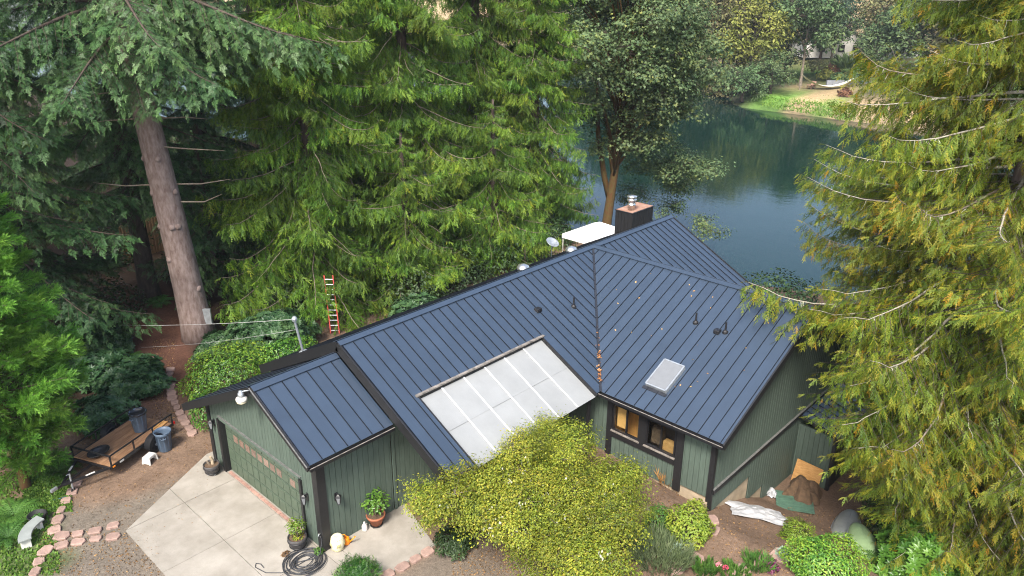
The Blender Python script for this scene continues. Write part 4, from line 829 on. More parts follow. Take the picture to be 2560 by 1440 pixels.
# more plumes fill the cone between trunk and edge
# maple by the river
MAP = [leaf_cluster(900+k, 1.2, 270, .2, 'maple', LOBED, .6, tint=.40+.07*k, up=.8) for k in range(4)]
mp = broadleaf('maple_tree', 'big grey-green maple with a mossy trunk on the river bank behind the chimney', (36.3, 16.6, float(H(36.3, 16.6))), 26, 6.4, MAP, 250, .42, 'mossbark', zlow=.17, seed=5, lean=(1.5, -1.3), cs=1.2)
b = MB(); b.tube([(.35, -.2, 4.3), (.35, .4, 6.), (.4, 1.2, 9), (.3, 1.8, 16)], [.24, .22, .18, .08], 9); b.build('second_trunk', 'mossbark', mp, True)
rr = random.Random(3)
for k in range(46):     # low boughs hanging over the water on the river side
    t = rr.random(); o = obj('foliage', rr.choice(MAP), mp); a = rr.uniform(-1.3, .5); d = 3+rr.random()*4.6; o.matrix_local = rotm((1.+d*math.cos(a), -.6+d*math.sin(a), 5.6+rr.uniform(-1.8, 3.5)-.25*d), rr.uniform(0, 6.28), rr.uniform(-.3, .3), rr.uniform(-.3, .3), rr.uniform(.75, 1.1))
# vine maple in front of the patio
VIN = [leaf_cluster(950+k, .64, 600, .076, 'vine', LEAF, .72, tint=.40+.06*k, up=.5, bark='limb', sd=.24) for k in range(5)]
vine = thing('vine_maple_tree', 'spreading yellow-green small-leaved tree in front of the patio roof', 'tree', (4.7, -4.9, 0)); VB = np.array((4.7, -4.9, 0)); rr = random.Random(8); lobes = []
for (u, v, z, ra, rd, rz, n) in ((1345, 1175, 2.1, 1.95, 1.6, 1.05, 64), (1160, 1245, 2.1, 1.45, 1.15, .8, 52), (1475, 1285, 1.9, 1.6, 1.7, 1.0, 58), (1300, 1300, 2.0, 1.6, 1.5, .8, 40), (1420, 1410, 1.6, 1.6, 1.2, .8, 38), (1265, 1080, 2.3, .4, .4, .7, 8), (1400, 1090, 2.3, .8, .55, .5, 13), (1530, 1215, 1.8, .8, .8, .6, 15)):
    C = at(u, v, z); lobes.append(C); fh = np.array((FW[0], FW[1], 0))/math.cos(PIT)
    for k in range(n):
        a = rr.uniform(0, 6.28); e = math.asin(rr.uniform(-.45, 1)); q = rr.uniform(.4, 1)**.5*(.82+.3*math.sin(3*a+u)*math.cos(2.3*e+v)); p = C+q*(RT0*ra*math.cos(a)*math.cos(e)+fh*rd*math.sin(a)*math.cos(e)+np.array((0, 0, rz*math.sin(e))))
        if p[0] > 9.4 or (p[1] > -3.0 and p[0] > 2.2 and p[2] > 1.3) or (p[1] > -.7) or p[2] < .35: continue
        o = obj('foliage', rr.choice(VIN), vine); o.matrix_local = rotm(p-VB, rr.uniform(0, 6.28), rr.uniform(-.5, .5), rr.uniform(-.5, .5), rr.choice((.6, .85, 1., 1.15)))
b = MB()
for k, C in enumerate(lobes):
    p = C-VB
    for j in range(4):
        e = p+np.array((rr.uniform(-1, 1), rr.uniform(-1, 1), rr.uniform(-.2, .5))); m_ = np.array((p[0]*.4, p[1]*.4, .9)); b.tube([(rr.uniform(-.15, .15), rr.uniform(-.15, .15), -.1), m_, (m_+e)/2+np.array((0, 0, .25)), e], [.07, .05, .03, .012], 6)
b.build('trunk', 'lichen', vine, True)
sp_ = Soup(); n = 260; c_ = np.array(lobes)[RNG.integers(0, 5, n)]-VB; pp = c_+RNG.normal(0, .55, (n, 3))*np.array((1.2, 1.2, .5))+np.array((0, 0, .5))
clump = RNG.integers(0, 26, n); pp = pp[clump]+RNG.normal(0, .13, (n, 3))
sp_.place(KITE, basis(np.array((0, 0, -1.))+RNG.normal(0, .5, (n, 3)), RNG.uniform(0, 6.28, n))*RNG.uniform(.05, .12, (n, 1, 1)), pp, RNG.uniform(0, 1, n)); tag(sp_.build('lichen', 'lichenstrand', vine), kind='stuff')

# ---------------------------------------------------------------- shrubs
def gp(u, v, dz=0.): P = ground(u, v); return np.array((P[0], P[1], P[2]+dz))
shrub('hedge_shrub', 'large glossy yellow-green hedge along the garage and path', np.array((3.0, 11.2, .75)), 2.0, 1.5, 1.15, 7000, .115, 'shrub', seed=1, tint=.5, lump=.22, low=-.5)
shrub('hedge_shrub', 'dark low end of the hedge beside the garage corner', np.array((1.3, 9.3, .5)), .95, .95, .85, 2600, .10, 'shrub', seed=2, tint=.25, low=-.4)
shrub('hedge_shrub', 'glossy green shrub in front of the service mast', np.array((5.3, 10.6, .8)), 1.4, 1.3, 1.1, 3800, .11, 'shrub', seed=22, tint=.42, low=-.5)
for k, (x, y, r_, h, lab) in enumerate(((6.2, 13.4, 1.9, 1.5, 'broad rhododendron behind the roof mast'), (11.6, 10.2, 1.1, .9, 'rhododendron close under the forest-side eave'), (4.2, 14.2, 1.3, .9, 'rhododendron at the foot of the leaning fir'), (12.8, 10.9, 1.3, 1.0, 'leafy rhododendron by the long eave right of the ladder'), (.1, 14.0, 1.4, 1.0, 'dark blue-green rhododendron left of the earth path'), (-.6, 16.4, 1.3, .9, 'dim rhododendron farther back left of the path'), (-1.7, 12.2, 1.1, .9, 'dark rhododendron between cypress and path'), (.8, 18.6, 1.2, .8, 'shaded rhododendron where the path enters the forest'))):
    shrub('rhododendron', lab, (x, y, h*.4), r_, r_, h, int(420*r_*r_), .23, 'rhodo', WHORL, seed=30+k, tint=.42, sd=.2, up=.8, tipup=.6, lump=.3, group='rhododendrons', low=-.3)
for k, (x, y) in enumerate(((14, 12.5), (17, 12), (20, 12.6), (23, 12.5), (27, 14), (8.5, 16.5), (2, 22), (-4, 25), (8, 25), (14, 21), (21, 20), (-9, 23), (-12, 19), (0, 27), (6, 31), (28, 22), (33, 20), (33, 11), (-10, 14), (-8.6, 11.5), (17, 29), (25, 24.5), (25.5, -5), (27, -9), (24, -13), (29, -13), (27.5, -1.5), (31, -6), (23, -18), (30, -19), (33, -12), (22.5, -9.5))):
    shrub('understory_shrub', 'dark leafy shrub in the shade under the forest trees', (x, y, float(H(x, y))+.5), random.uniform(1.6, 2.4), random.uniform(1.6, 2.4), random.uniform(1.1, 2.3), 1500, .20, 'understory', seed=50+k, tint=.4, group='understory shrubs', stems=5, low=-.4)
shrub('round_shrub', 'dense round glossy shrub with small yellow-green leaves, lower right', gp(2055, 1440, .45), 1.15, 1.15, .9, 7500, .085, 'shrub', seed=3, tint=.62, low=-.6, up=.5)
shrub('round_shrub', 'lighter feathery shrub left behind the round glossy shrub', gp(1990, 1350, .2), .6, .6, .5, 2600, .07, 'brightshrub', seed=4, tint=.25, low=-.5)
for k, (u, v, r_, lab) in enumerate(((2290, 1452, 1.35, 'bright green laurel at the bottom right corner area'), (2440, 1462, 1.3, 'upright bright green laurel right of the other laurel'))):
    shrub('laurel_bush', lab, gp(u, v, .5), r_, r_, 1.35, int(520*r_*r_), .24, 'laurel', WHORL, seed=70+k, tint=.5, tipup=.9, up=.9, group='laurels', low=-.5)
shrub('dark_shrub', 'dark green leafy shrub beside the upturned boats', gp(2215, 1335, .5), 1.1, 1., 1.1, 3000, .13, 'understory', seed=5, tint=.55)
shrub('dark_shrub', 'dark shrub under the golden cedar behind the laurels', gp(2420, 1330, .5), 1.9, 1.6, 1.3, 3200, .16, 'understory', seed=6, tint=.45)
shrub('bright_shrub', 'lime-yellow shrub at the corner of the bedroom wing', gp(1722, 1345, .45), .82, .75, .85, 3000, .10, 'brightshrub', seed=7, tint=.5, low=-.6)
shrub('green_shrub', 'small rounded mid-green shrub beneath the wing windows', gp(1640, 1320, .3), .48, .48, .55, 1500, .08, 'greenshrub', seed=8, tint=.5, low=-.6)
shrub('dwarf_pine', 'dwarf dark green pine bush at the bottom edge by the hose', gp(893, 1455, .25), .62, .62, .55, 1400, .17, 'shrub', FRONDS[0], seed=10, tint=.12, tipup=1.2)
shrub('creeping_shrub', 'low dark shrub under the left side of the vine maple', gp(1135, 1375, .25), .6, .6, .45, 1300, .12, 'understory', seed=11, tint=.5)
shrub('wall_shrub', 'green shrub on the river side of the far roof corner', np.array((24.6, -1.6, -.6)), 1.3, 1.3, 2.6, 2600, .15, 'greenshrub', seed=12, tint=.35, tipup=.6)
def tuft(name, label, c, rad, h, n, foliage, seed, w=.012, tint=.4, lean=.5, cat='plant', group=None):
    r = np.random.default_rng(seed); t = thing(name, label, cat, c, group=group); s = Soup(); a = r.uniform(0, 6.28, n); q = np.sqrt(r.random(n))*rad; P = np.stack([q*np.cos(a), q*np.sin(a), np.zeros(n)-.02], 1); D = np.stack([np.cos(a)*lean*q/rad, np.sin(a)*lean*q/rad, np.ones(n)], 1)+r.normal(0, .16, (n, 3))
    B = tpl([(kite((0, 0, 0), (0, 0, -1), 1., w/h, (0, 1, 0)), 0), (kite((0, 0, -.5), (.3, 0, -.95), .4, w/h, (0, 1, 0)), .1), (kite((0, 0, -.4), (-.3, 0, -.95), .4, w/h, (0, 1, 0)), .05)]); s.place(B, basis(D, r.uniform(0, 6.28, n))*(h*r.uniform(.6, 1.15, n))[:, None, None], P, np.clip(r.normal(tint, .2, n), 0, 1)); s.build('stems', foliage, t); return t
tuft('lavender_plant', 'grey-green lavender clump below the wing windows', gp(1655, 1400), .75, .75, 700, 'lavender', 1, .016, cat='lavender')
tuft('lavender_plant', 'smaller silvery lavender clump right of the yellow tree', gp(1605, 1370), .45, .55, 320, 'lavender', 2, .016, .55, cat='lavender')
tuft('iris_plant', 'green strappy plant in the bed at the bottom', gp(1892, 1420), .28, .55, 130, 'fern', 3, .02)
tuft('sapling', 'spindly dry brown plant against the wing wall', gp(1668, 1215), .25, .9, 40, 'deadleaf', 4, .02, .4, .3)
tuft('rose_bush', 'small green rose bush at the bottom edge with pink buds', gp(1762, 1432), .3, .4, 120, 'greenshrub', 5, .035)
tuft('rose_bush', 'leafy rose bush beside the pink bloom at the bottom edge', gp(1835, 1440), .35, .35, 140, 'greenshrub', 6, .035, .6)
for (u, v, lab) in ((1811, 1438, 'deep pink rose bloom at the bottom edge'), (1793, 1430, 'pale pink rose bloom at the bottom edge')):
    shrub('rose_bloom', lab, gp(u, v, .28), .07, .07, .07, 60, .06, 'rosepink', seed=u, stems=1, tint=.2 if u == 1811 else .9, sd=.1, cat='flower')
shrub('purple_plant', 'small dark purple-leaved plant beside the broad pink stones', gp(1922, 1420, .1), .26, .26, .22, 260, .1, 'purple', seed=13, stems=3, cat='plant')
shrub('silver_plant', 'small silvery green plant next to the purple plant', gp(1960, 1393, .1), .28, .28, .2, 260, .1, 'silverleaf', seed=14, stems=3, cat='plant')
shrub('silver_plant', 'pale silver-leaved plant between lavender and lime shrub', gp(1690, 1385, .12), .36, .32, .25, 400, .1, 'silverleaf', seed=15, stems=3, cat='plant')
for k, (u, v, r_, n, lab) in enumerate(((145, 1180, .85, 22, 'sword fern under the cypress beside the trailer tongue'), (35, 1290, .95, 24, 'large sword fern at the left edge'), (20, 1345, .8, 20, 'sword fern below the left edge fern'), (330, 900, .7, 18, 'fern left of the path stones'), (2215, 1415, .8, 20, 'pale fern between the shrub and laurel'), (1700, 1330, .5, 14, 'small fern behind the lime shrub'), (280, 930, .7, 16, 'fern under the dark rhododendron'), (400, 760, .9, 18, 'dim fern at the foot of the upright trunk'))):
    fern('sword_fern', lab, gp(u, v), r_, n, 200+k, group='sword ferns')
# ground cover and litter nobody could count
def scatter(name, label, cat, n, foliage, boxes, size, tplx, flat=True, seed=1, tint=(.5, .25)):
    r = np.random.default_rng(seed); s = Soup(); per = n//len(boxes)
    for (u0, v0, u1, v1) in boxes:
        P = ground_many(r.uniform(u0, u1, per), r.uniform(v0, v1, per)); P = P[~((P[:, 0] > 0) & (P[:, 0] < 10) & (P[:, 1] > 0) & (P[:, 1] < 7))]
        P[:, 2] += .018+.01*r.random(len(P)); k = len(P)
        Mx = basis(r.normal(0, 1, (k, 3))*np.array((1, 1, .12 if flat else 1)), r.uniform(-.3, .3, k)+(1.57 if flat else 0)) if flat else basis(np.array((0, 0, 1.))+r.normal(0, .4, (k, 3)), r.uniform(0, 6.28, k))
        s.place(tplx, Mx*r.uniform(*size, (k, 1, 1)), P, np.clip(r.normal(*tint, k), 0, 1))
    tag(s.build(name, foliage), label, cat, kind='stuff')
scatter('leaf_litter', 'scattered brown leaves and twigs on the bare earth', 'leaves', 5200, 'litter', [(180, 1060, 540, 1330), (380, 850, 440, 1100), (1780, 1270, 2140, 1440), (1130, 1370, 1400, 1440), (1540, 1130, 1700, 1330), (100, 1330, 400, 1440)], (.03, .08), KITE, seed=3)
scatter('ground_cover', 'low green ground cover at the left edge round the black tub', 'ground cover', 5200, 'grass', [(0, 1180, 150, 1440), (60, 1190, 180, 1280)], (.06, .16), KITE, flat=False, seed=4)

# ---------------------------------------------------------------- far bank
FARL = {m: [leaf_cluster(1000+k+len(m), 2.4, 120, .62, m, LEAF, .7, tint=.42+.06*k, up=.8) for k in range(3)] for m in ('farleaf', 'faryellow', 'farolive', 'fardark', 'redleaf')}
def fb(u, v, z0=-1.): 
    P = ground(u, v, 30); return P
far = [(2000, 216, 17, 6.2, 'farleaf', 60, .28, 'full grey-green maple standing above the hammock'), (1868, 225, 18, 6.0, 'faryellow', 55, .12, 'yellow-green tree on the far bank left of the round maple'), (1800, 215, 19, 6.5, 'farolive', 60, .1, 'olive-brown tree on the far bank beside the near maple'),
       (1735, 205, 20, 7.0, 'farolive', 55, .1, 'rusty olive tree glimpsed behind the near maple'), (1660, 200, 22, 7.5, 'farleaf', 55, .1, 'green far-bank tree behind the near maple trunk'), (1580, 205, 22, 7.5, 'fardark', 50, .1, 'dark far-bank tree seen through the near maple'), (1500, 205, 22, 7.5, 'farleaf', 50, .1, 'far-bank tree at the edge of the near cedar'),
       (1925, 235, 8, 4.0, 'farleaf', 30, .05, 'low green tree on the shore under the yellow tree'), (1855, 248, 5.5, 4.4, 'farleaf', 30, .0, 'bushy green willow leaning over the far shore'), (1800, 250, 5.0, 4.4, 'farolive', 28, .0, 'low olive bush on the far shore beside the dark inlet'), (1960, 195, 10, 3.6, 'fardark', 30, .1, 'dark bushy tree left of the far maple trunk'),
       (2075, 165, 15, 4.4, 'fardark', 40, .1, 'dark conifer-like tree beside the far house'), (2050, 150, 18, 5.2, 'fardark', 40, .1, 'tall dark tree behind the far maple'), (2215, 150, 15, 6.5, 'farolive', 60, .1, 'grey-olive tree right of the far house'), (2180, 190, 9, 4.5, 'farleaf', 34, .05, 'low tree at the right of the far lawn'), (2290, 190, 16, 7.0, 'farleaf', 50, .1, 'far tree behind the golden cedar'), (2380, 200, 17, 7.0, 'farolive', 50, .1, 'second far tree behind the golden cedar'), (2480, 210, 17, 7.0, 'farleaf', 50, .1, 'far tree at the right edge behind the cedar'),
       (1950, 130, 22, 7.0, 'faryellow', 40, .1, 'pale tree back from the far shore'), (1880, 140, 24, 7.5, 'fardark', 40, .1, 'dark tall tree back from the far shore'), (1790, 130, 25, 8, 'farleaf', 40, .1, 'tall green tree back from the far shore'), (1680, 130, 26, 8, 'fardark', 40, .1, 'tall dark tree farther back behind the near maple'), (1560, 130, 26, 8, 'farleaf', 40, .1, 'tall far tree behind the near cedars')]
for k, u in enumerate(range(1460, 2600, 62)):
    if not 2065 < u < 2150: far.append((u, 92+(k*37) % 26, 19+(k*5) % 9, 7.5, ('fardark', 'farleaf', 'fardark', 'farolive')[k % 4], 34, .08, 'tree in the back row of the far woods behind the others'))
for k, (u, v, h, r_, m, n, zl, lab) in enumerate(far):
    P = fb(u, v); broadleaf('far_tree', lab, P, h, r_, FARL[m], n, .3, 'limb' if k == 0 else 'darkbark', zlow=zl, seed=300+k, group='back row of the far woods' if 'back row' in lab else 'trees on the far bank', cs=r_/6.2)
for k, (u, v, r_, m, lab) in enumerate(((2078, 190, 1.6, 'redleaf', 'round rust-red shrub above the hammock'), (2065, 202, 1.6, 'faryellow', 'pale yellow shrub behind the hammock'), (2040, 188, 2.2, 'farolive', 'brownish shrub behind the wooden chair'), (2095, 205, 1.4, 'farleaf', 'green shrub at the hammock right post'), (2110, 243, 1.1, 'redleaf', 'low reddish shrub on the dry bank'), (1885, 262, 1.8, 'farleaf', 'shore shrub where the green bank starts'), (2140, 215, 2.2, 'farleaf', 'leafy shrub by the low dark wall'), (2150, 180, 2.4, 'fardark', 'dark shrub below the far house'))):
    P = fb(u, v); shrub('far_shrub', lab, P+np.array((0, 0, r_*.5)), r_, r_, r_*.9, 420, .45, m, seed=400+k, group='shrubs on the far bank', stems=4)
P = fb(2116, 190); tuft('yucca_plant', 'spiky green palm-like yucca in front of the far house', P+np.array((0, 0, 1.2)), 1.3, 3.4, 150, 'farleaf', 12, .16, .5, 1.6)
# grassy shore fringe
def shore_grass():
    s = Soup(); r = np.random.default_rng(4); n = 3600; P = ground_many(r.uniform(1905, 2140, n), r.uniform(238, 300, n), 24); P = P[P[:, 2] > WATER_Z]; n = len(P)
    s.place(KITE, basis(np.array((0, 0, 1.))+r.normal(0, .35, (n, 3)), r.uniform(0, 6.28, n))*r.uniform(.15, .42, (n, 1, 1)), P, np.clip(r.normal(.6, .2, n), 0, 1)); keep = None
    tag(s.build('shore_grass', 'grass'), 'bright green grass along the far shore', 'grass', kind='stuff')
shore_grass()
P = ground(2037, 287, 30)-np.array((0, 0, .1)); b = MB(); rb = random.Random(4); prof = [(2.5, -.5), (2.6, 0), (2.3, .6), (1.6, 1.0), (.7, 1.2), (0, 1.22)]; b.lathe(prof, 14, (0, 0, 0), .7)
b.v = [(x*(1+.12*math.sin(3*math.atan2(y, x)+1)), y*(1+.15*math.sin(2*math.atan2(y, x))), z*(1+.2*math.sin(x*1.7))) for x, y, z in b.v]; o = tag(b.build('boulder', 'boulder', None, True), 'large grey boulder at the waterline of the far bank', 'boulder'); o.location = P; o.rotation_euler = (0, 0, -.7)
# hammock between two posts
P = fb(2066, 224); t = thing('hammock', 'pale cloth hammock slung between two posts on the far bank', 'hammock', P); d = RT0*4.2
for k, q in enumerate((-1, 1)): MB().tube([d*q*1.12+np.array((0, 0, -.3)), d*q*1.12+np.array((0, 0, 2.4))], .10, 8).build('post', 'limb', t)
b = MB(); n = 14; wv = np.array((FW[0], FW[1], 0))
for i in range(n+1):
    q = -1+2*i/n; z = 2.2-(1-q*q)*1.7+(.5 if False else 0)+.25*(-q); w = .75*(1-abs(q)**3)+.04; b.v += [tuple(d*q*1.1+wv*w+np.array((0, 0, z+.12))), tuple(d*q*1.1+np.array((0, 0, z-.15))), tuple(d*q*1.1-wv*w+np.array((0, 0, z+.12)))]
for i in range(n):
    for j in (0, 1): b.f.append((i*3+j, i*3+j+1, i*3+4+j, i*3+3+j)); b.mi.append(0)
b.build('cloth', 'hammock', t, True)
P = fb(2027, 222); t = thing('wooden_chair', 'small reddish wooden lawn chair beside the hammock', 'chair', P, YAW-1.2)
MB().box((0, 0, .42), (1.0, 1.0, .10)).build('seat', 'brick', t); MB().box((.45, 0, .85), (.12, 1.0, .9), ry=.25).build('backrest', 'brick', t)
for q in (-1, 1):
    MB().box((0, q*.55, .68), (1.0, .14, .07)).build('arm', 'brick', t)
    for x in (-.42, .42): MB().box((x, q*.5, .3), (.1, .1, .72)).build('leg', 'brick', t)
# far house and low wall
P = fb(2125, 150); P[2] = float(H(P[0], P[1])); t = thing('far_house', 'white far house with tan and grey gabled roofs beyond the river', 'house', P, YAW)
def ghouse(t, x0, x1, y0, y1, zw, zr, rm, wm='fwall'):
    MB().box(((x0+x1)/2, (y0+y1)/2, zw/2), (x1-x0, y1-y0, zw)).build('wall', wm, t); ym_ = (y0+y1)/2
    for q, ye in ((-1, y0-.6), (1, y1+.6)):
        b = MB(); b.prism([(x0-.5, ym_, zr), (x1+.5, ym_, zr), (x1+.5, ye, zw-.2), (x0-.5, ye, zw-.2)], (0, 0, .25)); b.build('roof', rm, t)
    b = MB()
    for x in (x0, x1): b.prism([(x-.05, y0, zw), (x-.05, y1, zw), (x-.05, ym_, zr-.05)], (.1, 0, 0))
    b.build('gable', wm, t)
ghouse(t, 4, 12, -4, 8, 3.6, 7.2, 'ftan'); ghouse(t, -2, 3.8, -13, -3.2, 3.2, 6., 'froof')
for y in (-11, -8.5, -6): f_ = MB().box((-2.05, y, 1.7), (.1, 1.3, 1.3)).build('window', 'dark', t)
for y in (-2.5, .5, 4.5): f_ = MB().box((3.95, y, 1.9), (.1, 1.3, 1.4)).build('window', 'dark', t)
P = fb(2115, 212); t = thing('garden_wall', 'low dark retaining wall right of the hammock', 'wall', P, YAW-R(90)); 
for k in range(8): MB().box((k*1.05-3, 0, .3), (1.0, .5, .9)).build('block', 'froof', t)
# far wooded hill
def hill_wood():
    s = Soup(); r = np.random.default_rng(9); n = 2300; x = r.uniform(300, 560, n); y = r.uniform(-120, 700, n); z = H(x, y)+sst(230, 520, x)*38; z = np.asarray(z); V = []
    h = r.uniform(13, 26, n); TT = tpl([(kite((0, 0, 0), (math.cos(a)*.36, math.sin(a)*.36, -1), .9, .16, (math.sin(a), -math.cos(a), 0)), (i % 5)*.05) for i, a in enumerate(np.arange(9)*.7)]+[(kite((0, 0, -.3*q), (math.cos(a)*.75, math.sin(a)*.75, -.55), .34+.1*q, .13, (math.sin(a), -math.cos(a), .6)), .1*(i % 3)) for q in (0, 1, 2) for i, a in enumerate(np.arange(7)*.9+q)])
    d = np.tile(np.array((0, 0, -1.)), (n, 1))+r.normal(0, .03, (n, 3)); s.place(TT, basis(d, r.uniform(0, 6.28, n))*h[:, None, None], np.stack([x, y, z+h], 1), np.clip(r.normal(.35, .2, n), 0, 1)); tag(s.build('hillside_forest', 'fardark'), 'distant blue-green wooded hillside', 'forest', kind='stuff')
hill_wood()

# ---------------------------------------------------------------- things in the yard
# trailer
TA = math.atan2(1.19, 2.72); T0_ = np.array((-2.98, 8.29, 0)); tr = thing('utility_trailer', 'black steel utility trailer with a brown plank deck parked on the earth', 'trailer', T0_, TA); TL, TW, TZ = 2.97, 1.72, .50
for k in range(8): MB().box((TL/2, TW*(k+.5)/8, TZ), (TL-.06, TW/8-.008, .04)).build('deck_board', 'wood', tr)
b = MB()
for y in (0, TW): b.box((TL/2, y, TZ-.02), (TL, .05, .10))
for x in (0, TL/2, TL): b.box((x, TW/2, TZ-.06), (.05, TW-.06, .07))
b.build('frame', 'blackmetal', tr)
for y in (0, TW):
    b = MB().box((TL/2, y, TZ+.42), (TL, .045, .045)); b.build('side_rail', 'blackmetal', tr)
    for x in (.03, TL*.36, TL*.67, TL-.03): MB().box((x, y, TZ+.21), (.045, .045, .40)).build('rail_post', 'blackmetal', tr)
MB().box((.03, TW/2, TZ+.42), (.045, TW-.05, .045)).build('front_rail', 'blackmetal', tr)
b = MB(); b.bar((0, .15, TZ-.08), (-1.25, TW/2, TZ-.10), .06, .08); b.bar((0, TW-.15, TZ-.08), (-1.25, TW/2, TZ-.10), .06, .08); b.bar((.2, TW/2, TZ-.09), (-1.45, TW/2, TZ-.10), .06, .07); tg = b.build('tongue', 'blackmetal', tr)
MB().box((-1.55, TW/2, TZ-.06), (.22, .08, .10)).build('coupler', 'galv', tg); MB().bar((-.35, .36, TZ-.035), (-.62, .48, TZ-.04), .07, .01).build('sticker', 'white', tg); MB().bar((-.35, TW-.36, TZ-.035), (-.6, TW-.49, TZ-.04), .07, .01).build('sticker', 'white', tg)
b = MB().tube([(-1.0, TW/2-.14, TZ+.22), (-1.0, TW/2-.14, .14)], .03, 10); b.tube([(-1.0, TW/2-.14, TZ+.22), (-1.12, TW/2-.14, TZ+.24)], .012, 6); jk = b.build('jack', 'galv', tr); MB().torus(.06, .03, 14, 6, (-1.0, TW/2-.14, .08), 'y').build('jack_wheel', 'rubber', jk)
wx = TL*.62
for q, y in ((-1, -.16), (1, TW+.16)):
    w = MB(); w.torus(.245, .085, 28, 10, (wx, y, .33), 'y'); w = w.build('wheel', 'rubber', tr, True); b = MB(); b.tube([(wx, y-.05, .33), (wx, y+.05, .33)], .19, 16); b.build('rim', 'galv' if False else 'blackmetal', w); MB().tube([(wx, y+q*.055, .33), (wx, y+q*.075, .33)], .05, 10).build('hub', 'galv', w)
    b = MB(); n = 12
    for i in range(n):
        a0, a1 = math.pi*(i/n)*1.0, math.pi*((i+1)/n); R0 = .40
        b.prism([(wx+R0*math.cos(a0), y-.13, .34+R0*math.sin(a0)), (wx+R0*math.cos(a1), y-.13, .34+R0*math.sin(a1)), (wx+R0*math.cos(a1), y+.13, .34+R0*math.sin(a1)), (wx+R0*math.cos(a0), y+.13, .34+R0*math.sin(a0))], (0, 0, .012))
    b.build('fender', 'blackmetal', tr)
MB().box((.10, -.035, TZ-.02), (.10, .02, .05)).build('side_marker', 'amber', tr); MB().box((.45, -.035, TZ-.02), (.18, .012, .06)).build('sticker', 'white', tr); MB().box((TL+.04, .02, TZ+.02), (.06, .12, .10)).build('tail_light', 'red', tr); MB().box((TL+.04, TW-.02, TZ+.02), (.06, .12, .10)).build('tail_light', 'red', tr)
MB().tube([(wx, -.1, .33), (wx, TW+.1, .33)], .03, 8).build('axle', 'blackmetal', tr)
def tl(x, y, z): c_, s2 = math.cos(TA), math.sin(TA); return T0_+np.array((x*c_-y*s2, x*s2+y*c_, z))
t = thing('timber_plank', 'short yellow timber plank lying at the rear of the trailer', 'plank', tl(2.55, .22, TZ+.024), TA+.12); MB().box((0, 0, .03), (.75, .14, .05)).build('board', 'osb', t); MB().box((.1, .14, .025), (.6, .07, .045)).build('batten', 'osb', t)
t = thing('black_basket', 'round black wire basket lying on the front of the trailer deck', 'basket', tl(.42, .95, TZ+.024), TA); MB().lathe([(.20, 0), (.34, .10), (.40, .14), (.385, .15), (.32, .11), (.19, .02)], 22, flat=.75).build('bowl', 'blackmetal', t, True); MB().torus(.395, .018, 26, 6, (0, 0, .145), flat=.75).build('rim', 'rubber', t, True)
def bin_(label, loc, rz, bag, hh=.78):
    t = thing('trash_can', label, 'trash can', loc, rz, 'blue-grey trash cans'); r0, r1 = .215, .29
    MB().lathe([(r0, 0), (r0+.01, .02), (r1-.015, hh*.86), (r1, hh*.87), (r1+.012, hh), (r1-.012, hh), (r1-.03, hh*.86), (r0-.02, .05), (0, .04)], 30).build('body', 'binblue', t, True)
    for k in range(10):
        a = k*math.pi/5; MB().bar((r0*1.02*math.cos(a), r0*1.02*math.sin(a), .04), ((r1-.012)*math.cos(a), (r1-.012)*math.sin(a), hh*.84), .03, .014, (math.cos(a), math.sin(a), 0)).build('rib', 'binblue', t)
    MB().torus(r1+.006, .016, 30, 8, (0, 0, hh)).build('rim', 'binblue', t, True)
    for q in (-1, 1): MB().tube([(q*(r1-.02), -.09, hh*.80), (q*(r1+.06), -.07, hh*.78), (q*(r1+.06), .07, hh*.78), (q*(r1-.02), .09, hh*.80)], .016, 8).build('handle', 'binblue', t, True)
    if bag:
        b = MB(); n = 26; b.lathe([(r1+.028, hh*.93), (r1+.033, hh+.01), (r1+.0, hh+.03), (r1-.05, hh-.08), (r1-.12, hh-.3), (0, hh-.34)], n); b.v = [(x*(1+.05*math.sin(7*math.atan2(y, x))), y*(1+.05*math.sin(7*math.atan2(y, x))), z+.015*math.sin(9*math.atan2(y, x))) for x, y, z in b.v]; b.build('bin_liner', 'binbag', t, True)
    return t
bin_('blue-grey trash can with a black liner standing on the trailer deck', np.array((*at(352, 1075, TZ+.024)[:2], TZ+.024)), .4, True)
bin_('open empty blue-grey trash can on the ground beside the trailer wheel', np.array((*at(414, 1124, 0)[:2], float(H(-.9, 8.8))+.0)), 1.2, False)
P = gp(376, 1154); t = thing('step_stool', 'small white plastic step stool beside the trailer', 'stool', P, .5); soften(MB().box((0, 0, .27), (.36, .27, .035)).build('top', 'white', t), .015)
for x in (-1, 1):
    for y in (-1, 1): MB().bar((x*.17, y*.125, .26), (x*.20, y*.15, 0), .06, .035).build('leg', 'white', t)
for y in (-1, 1): MB().box((0, y*.128, .225), (.34, .02, .06)).build('apron', 'white', t)
for x in (-1, 1): MB().box((x*.183, 0, .14), (.02, .22, .24), ry=-x*.10).build('end_panel', 'white', t)
def barrel_pot(label, loc, top=.28, h=.40, body='barrel'):
    t = thing('barrel_planter', label, 'planter', loc, group='dark barrel planters'); MB().lathe([(top*.72, .05), (top*.9, h*.4), (top*.98, h*.75), (top, h), (top-.03, h), (top-.04, h-.06)], 24).build('tub', body, t, True)
    for z, q in ((h*.28, .86), (h*.72, .99)): MB().torus(top*q, .014, 24, 6, (0, 0, z)).build('band', 'blackmetal', t, True)
    MB().lathe([(top-.045, h-.05), (0, h-.03)], 20).build('soil', 'soil', t); b = MB()
    for a in range(4): MB().lathe([(.035, 0), (.035, .055)], 10, (top*.55*math.cos(a*1.57), top*.55*math.sin(a*1.57), 0)).build('caster', 'galv', t)
    return t
